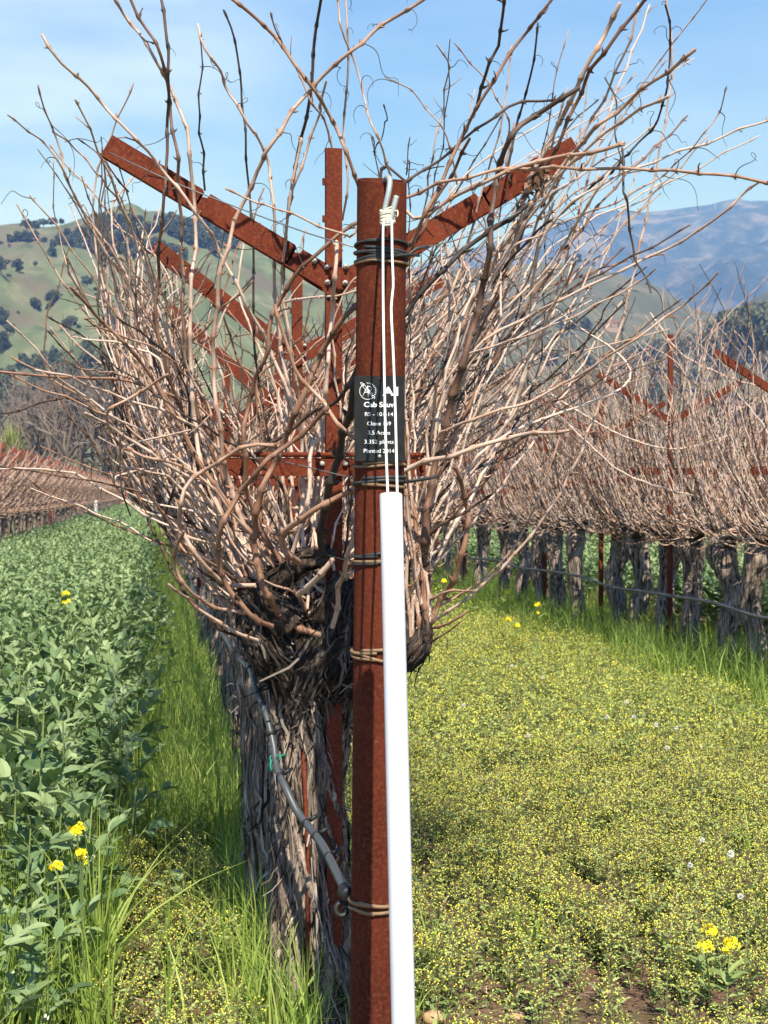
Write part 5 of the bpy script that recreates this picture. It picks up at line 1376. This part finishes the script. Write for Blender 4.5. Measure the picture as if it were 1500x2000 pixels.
def stone(px, py, s, label, seed):
    g = np.random.default_rng(seed); c = ground_at(px, py); mb = MB(); n = 9
    th = np.linspace(0, np.pi, n)[:, None]; ph = np.linspace(0, 2 * np.pi, 14, endpoint=False)[None]
    X = np.stack([np.sin(th) * np.cos(ph), np.sin(th) * np.sin(ph), np.cos(th) * np.ones_like(ph)], -1)
    d = np.array([1 + .25 * mnoise.noise(Vector(v) * 1.8 + Vector((seed, 0, 0))) for v in X.reshape(-1, 3)]).reshape(X.shape[:2])
    V = X * d[..., None] * np.array([1, .8, .55]) * s; i = np.arange(n - 1)[:, None] * 14; j = np.arange(14)[None]; j2 = (j + 1) % 14
    mb.add(V.reshape(-1, 3), np.stack([i + j, i + 14 + j, i + 14 + j2, i + j2], -1).reshape(-1, 4))
    tag(mb.build('stone', 'stone', loc=(c[0], c[1], s * .3)), label, 'stone', 'stones on the soil')
stone(848, 1995, .035, 'orange brown stone on the soil at the foot of the white tube', 1)
stone(1010, 1990, .022, 'small brown stone on the soil at the bottom, right of the post', 2)
stone(335, 1968, .028, 'pale brown stone on the soil left of the shaggy trunk', 3)

# ================================================================== TREES, HOUSE, TOWERS, FENCE FAR OFF
def tree_proto(name, seed, mat, H=8.0, Wd=8.0, lobes=15, per=70, leaf=.55, trunk_h=.25):
    g = np.random.default_rng(seed); root = empty(name)
    mb = MB()
    P = catmull([(0, 0, -.6), (g.normal(0, .1), g.normal(0, .1), H * trunk_h), (g.normal(0, .4), g.normal(0, .4), H * .6)], .8); add_tube(mb, P, np.linspace(.045 * H, .018 * H, len(P)), 7)
    cs = []
    for k in range(lobes):
        a_ = g.uniform(0, 6.28); rr_ = math.sqrt(g.random()) * Wd * .36; z = H * (trunk_h + .14 + (.80 - trunk_h) * g.random() * (1 - .5 * (rr_ / (Wd * .5)) ** 2))
        c = np.array([math.cos(a_) * rr_, math.sin(a_) * rr_, z]); cs.append((c, g.uniform(.13, .22) * Wd))
        add_tube(mb, [(0, 0, H * trunk_h * .9), tuple(c * [.5, .5, .75]), tuple(c)], [.016 * H, .010 * H, .004 * H], 4, caps=False)
    mb.build('trunk', 'trunkwood', root)
    mb = MB()
    for c, r_ in cs:
        tl_ = g.normal(.5, .2); n = per
        d = g.normal(size=(n, 3)); d /= np.linalg.norm(d, axis=1)[:, None]
        p = c + d * (r_ * g.uniform(.45, 1.05, n) ** .6)[:, None] * np.array([1, 1, .78])
        u = g.normal(size=(n, 3)); u /= np.linalg.norm(u, axis=1)[:, None]; v = np.cross(u, g.normal(size=(n, 3))); v /= np.linalg.norm(v, axis=1)[:, None]
        s = leaf * g.uniform(.5, 1.2, n)[:, None]
        V = np.stack([p - u * s, p + v * s * .6, p + u * s, p - v * s * .6], 1).reshape(-1, 3)
        mb.add(V, np.arange(n * 4).reshape(-1, 4), mat=0, tint=np.repeat(np.clip(g.normal(tl_, .18, n), 0, 1), 4))
    mb.build('crown', mat, root, smooth=False)
    return note(root)
def bare_proto(name, seed, H=12.0, spread=.5, depth=5):
    g = np.random.default_rng(seed); root = empty(name); tk = MB(); tw = MB()
    def grow(p, d, L, r_, lv):
        e = p + d * L + np.array([0, 0, .02 * L]); mid = (p + e) / 2 + g.normal(0, L * .06, 3)
        add_tube(tk if lv <= 1 else tw, [p, mid, e], [r_, r_ * .85, r_ * .68], 5 if lv < 2 else 3, caps=False)
        if lv >= depth: return
        for _ in range(g.integers(2, 4) if lv < 4 else 3):
            nd = d + g.normal(0, spread, 3) + np.array([0, 0, .18]); nd /= np.linalg.norm(nd)
            grow(e if g.random() < .7 else mid, nd, L * g.uniform(.60, .85), r_ * .68, lv + 1)
    for _ in range(3):
        d = np.array([g.normal(0, .25), g.normal(0, .25), 1.0]); d /= np.linalg.norm(d); grow(np.array([g.normal(0, .3), g.normal(0, .3), -.2]), d, H * .28, H * .020, 0)
    tk.build('trunk', 'trunkwood', root); tw.build('crown', 'baretwig', root)
    return note(root)
def surf(V, px, py):
    """point on a hill grid seen at photo pixel (px, py)"""
    rows = V[:46] if len(V) < 60 else V[:60]
    Rt = MROT.T
    rel = (rows - CAM) @ Rt.T
    x = CX + F_PX * rel[..., 0] / -rel[..., 2]; y = CY - F_PX * rel[..., 1] / -rel[..., 2]
    best = (((x - px) / 3) ** 2 + (y - py) ** 2).argmin(); i, j = np.unravel_index(best, x.shape)
    return rows[i, j]
def place(protoset, used, p, wpx, label, cat, group, g, base_w=8.0, flat=1.0, wm=None):
    """copy a tree so that it is wpx photo pixels wide at its true distance"""
    fresh = [q for q in protoset if q.name not in used]
    pr = fresh[0] if fresh else protoset[g.integers(len(protoset))]
    o = copy_tree(pr) if pr.name in used else pr
    used.add(pr.name)
    dist = np.linalg.norm(np.asarray(p)[:2]); w = wm or wpx / F_PX * dist
    s = w / base_w; o.location = tuple(p); o.scale = (s, s, s * flat * g.uniform(.88, 1.12)); o.rotation_euler = (0, 0, g.uniform(0, 6.28))
    tag(o, label, cat, group)
    return o
oaks = [tree_proto('oak_tree', 700 + k, 'oak', 7.2, 8.0, lobes=16, per=80) for k in range(5)]
olv = [tree_proto('leafy_tree', 720 + k, 'olive', 8.5, 8.0, lobes=15, per=80) for k in range(4)]
bare = [bare_proto('bare_tree', 740 + k) for k in range(4)]
used = set(); g = np.random.default_rng(44)
named = [(45, 452, 26), (62, 455, 24), (28, 462, 18), (82, 445, 18), (100, 443, 18), (113, 440, 14), (30, 471, 22), (45, 475, 24), (60, 471, 20), (8, 536, 32), (25, 531, 26), (122, 566, 32), (108, 592, 30), (133, 590, 30), (63, 606, 24),
         (10, 636, 30), (26, 633, 22), (127, 650, 34), (30, 692, 38), (3, 596, 14), (20, 660, 22), (88, 480, 18), (175, 560, 22), (200, 600, 26), (205, 640, 30), (175, 690, 24)]
for px, py, w in named: place(oaks, used, surf(HL, px, py), w * 1.05, 'round dark oak on the green hillside at the left', 'oak tree', 'oaks on the left hill', g)
for k in range(70):
    x, y = 240 * g.random() - 10, 470 + 230 * g.random(); place(olv if g.random() < .6 else oaks, used, surf(HL, x, y), g.uniform(6, 13), 'small scrubby bush on the green hillside at the left', 'bush', 'bushes on the left hill', g, flat=.7)
poly = [(x, y) for x in np.arange(98, 470, 13) for y in np.arange(440, 500, 11)]
for x, y in poly:
    x2, y2 = x + g.normal(0, 5), y + g.normal(0, 4)
    top = np.interp(x2, [95, 150, 200, 260, 400, 470], [470, 450, 436, 430, 440, 476]); bot = np.interp(x2, [95, 130, 225, 300, 400, 470], [500, 498, 505, 520, 500, 490])
    if top < y2 < bot: place(oaks, used, surf(HL, x2, y2 + 4), g.uniform(20, 30), 'dark oak in the wood on the left hilltop', 'oak tree', 'oaks in the hilltop wood', g)
for k in range(95):
    x = -30 + 330 * g.random(); p = surf(HL, x, 820 - 95 * g.random()); place(oaks if g.random() < .6 else olv, used, p, g.uniform(26, 48), 'dusky tree in the belt at the foot of the left hill', 'tree', 'trees at the foot of the left hill', g)
for k in range(46):
    x = 260 + 720 * g.random(); d = g.uniform(230, 420); dv = MROT @ np.array([(x - CX) / F_PX, 0, -1.0]); p = CAM + dv * d; p[2] = 0
    place(olv if g.random() < .6 else oaks, used, p, 0, 'tree beyond the vineyard, glimpsed through the central row canes', 'tree', 'trees beyond the vineyard behind the canes', g, wm=g.uniform(9, 16))
for px, py, w in [(1105, 514, 18), (1126, 517, 22), (1085, 514, 12), (1140, 520, 14), (1118, 650, 34), (1143, 652, 32), (1165, 648, 20), (1095, 640, 20), (1205, 655, 14)]:
    place(oaks, used, surf(HM, px, py), w, 'round dark oak on the dull green hill at the right', 'oak tree', 'oaks on the right hill', g)
for k in range(70):
    x = 980 + 600 * g.random(); y = np.interp(x, [980, 1200, 1400, 1500, 1600], [730, 700, 660, 640, 630]) + 110 * g.random(); d = np.interp(y, [600, 700, 820], [620, 470, 300])
    dv = MROT @ np.array([(x - CX) / F_PX, 0, -1.0]); p = CAM + dv * d; zt = (965 - y) / F_PX * d; p[2] = max(0, zt - 5)
    q = surf(HM, x, min(y, 900)); p = q if np.linalg.norm(q[:2]) < 900 else np.array([p[0], p[1], 0])
    place(olv if g.random() < .7 else oaks, used, p, g.uniform(24, 46), 'greyish green tree in the belt below the right hill', 'tree', 'trees below the right hill', g)
for x, d, wm in [(1400, 720, 22), (1428, 700, 24), (1455, 690, 26), (1478, 680, 26), (1505, 660, 28), (1530, 640, 28), (1440, 620, 22), (1490, 600, 22)]:
    dv = MROT @ np.array([(x - CX) / F_PX, 0, -1.0]); p = CAM + dv * d; top = np.interp(x, [1380, 1420, 1460, 1500, 1530], [640, 612, 600, 585, 580]) + 14 * g.random(); p[2] = max(0, (965 - top) / F_PX * d - wm)
    place(olv, used, p, 0, 'big tree in the wood at the right edge below the blue ridge', 'tree', 'trees in the wood at the right edge', g, wm=wm * 1.05)
for x, d, h in [(20, 170, 11), (70, 165, 13), (115, 160, 14), (150, 150, 13.5), (185, 158, 13), (222, 150, 12), (262, 165, 11), (300, 150, 10), (-20, 175, 12), (135, 185, 15), (205, 190, 14), (60, 200, 13)]:
    dv = MROT @ np.array([(x - CX) / F_PX, 0, -1.0]); p = CAM + dv * d; p[2] = 0
    o = place(bare, used, p, 0, 'leafless grey brown tree beyond the end of the left row', 'bare tree', 'bare trees beyond the left row', g, wm=8 * h / 12.0); o.scale = (h / 12 * 1.15, h / 12 * 1.15, h / 12 * 1.55)
# spiky yellow-green plant
mb = MB(); g = np.random.default_rng(9); n = 420
for k in range(n):
    a_ = g.uniform(0, 6.28); el = g.uniform(.2, 1.5); L = g.uniform(2.2, 4.6); d = np.array([math.cos(a_) * math.cos(el), math.sin(a_) * math.cos(el), math.sin(el)])
    b_ = np.array([0, 0, 5.2]) + g.normal(0, .25, 3); e = b_ + d * L - [0, 0, .12 * L * L * math.cos(el)]; u = np.cross(d, [0, 0, 1.0]); u /= np.linalg.norm(u) + 1e-9; m_ = (b_ + e) / 2 + [0, 0, .15]
    mb.add([b_ - u * .05, b_ + u * .05, m_ + u * .07, m_ - u * .07, e], [[0, 1, 2, 3]], [[3, 2, 4]], 0, g.random())
dv = MROT @ np.array([(22 - CX) / F_PX, 0, -1.0]); p = CAM + dv * 145
sp_r = empty('palm_tree', (p[0], p[1], 0), 'spiky yellow green palm beyond the left row, by the bare trees', 'palm tree')
mb.build('crown', 'spike', sp_r, smooth=False); mb = MB(); add_tube(mb, [(0, 0, -.2), (.05, 0, 3), (0, 0, 5.3)], [.35, .28, .3], 9); mb.build('trunk', 'trunkwood', sp_r)
# house on the right hill
hpnt = surf(HM, 1186, 652); dist = np.linalg.norm(hpnt[:2]); u_ = dist / F_PX
hs = empty('house', tuple(hpnt), 'pinkish house with a red tiled roof among trees on the right hillside', 'house'); hs.rotation_euler = (0, 0, -math.atan2(hpnt[0], hpnt[1]) + .15)
hw, hh, hd = 15 * u_, 13 * u_, 9 * u_
mb = MB(); add_box(mb, (-hw, -hd, -2), (hw, hd, hh)); mb.build('wall', 'housewall', hs, smooth=False)
mb = MB(); add_prism(mb, [(-hw * 1.1, hh + .02), (hw * 1.1, hh + .02), (hw * .55, hh * 1.6), (-hw * .55, hh * 1.6)], -hd * 1.12, hd * 1.12); mb.build('roof', 'houseroof', hs, smooth=False)
for xw in (-.62, -.2, .22, .64):
    mb = MB(); add_box(mb, (xw * hw - hw * .09, -hd - .06, hh * .38), (xw * hw + hw * .09, -hd + .01, hh * .78)); mb.build('window', 'dark', hs, smooth=False)
# masts on the blue ridge
def mast(px, py, hpx, label):
    b_ = surf(HB, px, py); hgt = hpx / F_PX * np.linalg.norm(b_[:2]); w = hgt * .075; mb = MB()
    f = lambda sx, sy, t: (sx * w * (1 - .75 * t), sy * w * (1 - .75 * t), -2 + (hgt + 2) * t)
    for sx in (-1, 1):
        for sy in (-1, 1): add_tube(mb, [f(sx, sy, 0), f(sx, sy, 1)], .45, 4)
    for k in range(7):
        a_, b2 = k / 7, (k + 1) / 7
        for s1, s2 in (((-1, -1), (1, -1)), ((1, -1), (1, 1)), ((1, 1), (-1, 1)), ((-1, 1), (-1, -1))): add_tube(mb, [f(*s1, a_), f(*s2, b2)], .3, 4)
    add_tube(mb, [(0, 0, hgt), (0, 0, hgt * 1.2)], .4, 4)
    tag(mb.build('radio_mast', 'lattice', loc=tuple(b_)), label, 'radio mast', 'radio masts on the ridge')
mast(1195, 422, 17, 'tiny radio mast on the blue ridge, left one'); mast(1398, 412, 21, 'taller radio mast on the blue ridge, right one')
# end of the left alley: wooden fence posts with rails, white vine guard
fx, fy = W(262, 960, 128)[0], 128
fe = empty('fence', (fx, fy, 0), 'reddish post fence closing the far end of the left alley', 'fence')
for k in range(7):
    mb = MB(); add_tube(mb, [(-1.4 + k * .75, 0, -.1), (-1.4 + k * .75, 0, 1.9 + .12 * math.sin(k * 3))], .085, 8); mb.build('fence_post', 'rust_far', fe)
for z in (.6, 1.2): mb = MB(); add_box(mb, (-1.6, .09, z), (3.3, .13, z + .12)); mb.build('rail', 'trunkwood', fe, smooth=False)
c = W(187, 985, 72); mb = MB(); add_tube(mb, catmull([(0, 0, -.05), (.01, 0, .6), (-.02, 0, 1.15)], .1), .085, 9); add_tube(mb, [(.05, -.02, .55), (.09, -.02, .62)], .05, 7)
tag(mb.build('vine_guard', 'whitepaint', loc=(c[0], 72, 0)), 'white plastic vine guard at the foot of the left row, far off', 'vine guard')

# ================================================================== HAZE
m, nt, out = new_mat('haze air')
pv = nt.nodes.new('ShaderNodeVolumePrincipled'); pv.inputs['Color'].default_value = (.20, .41, 1.0, 1); pv.inputs['Absorption Color'].default_value = (1, 1, 1, 1); pv.inputs['Density'].default_value = 0.00027; pv.inputs['Anisotropy'].default_value = 0.0
nt.links.new(pv.outputs['Volume'], out.inputs['Volume'])
mb = MB(); add_box(mb, (-7500, -600, -1.2), (7500, 7600, 1180))
hz = tag(mb.build('haze', m, smooth=False), kind='stuff')
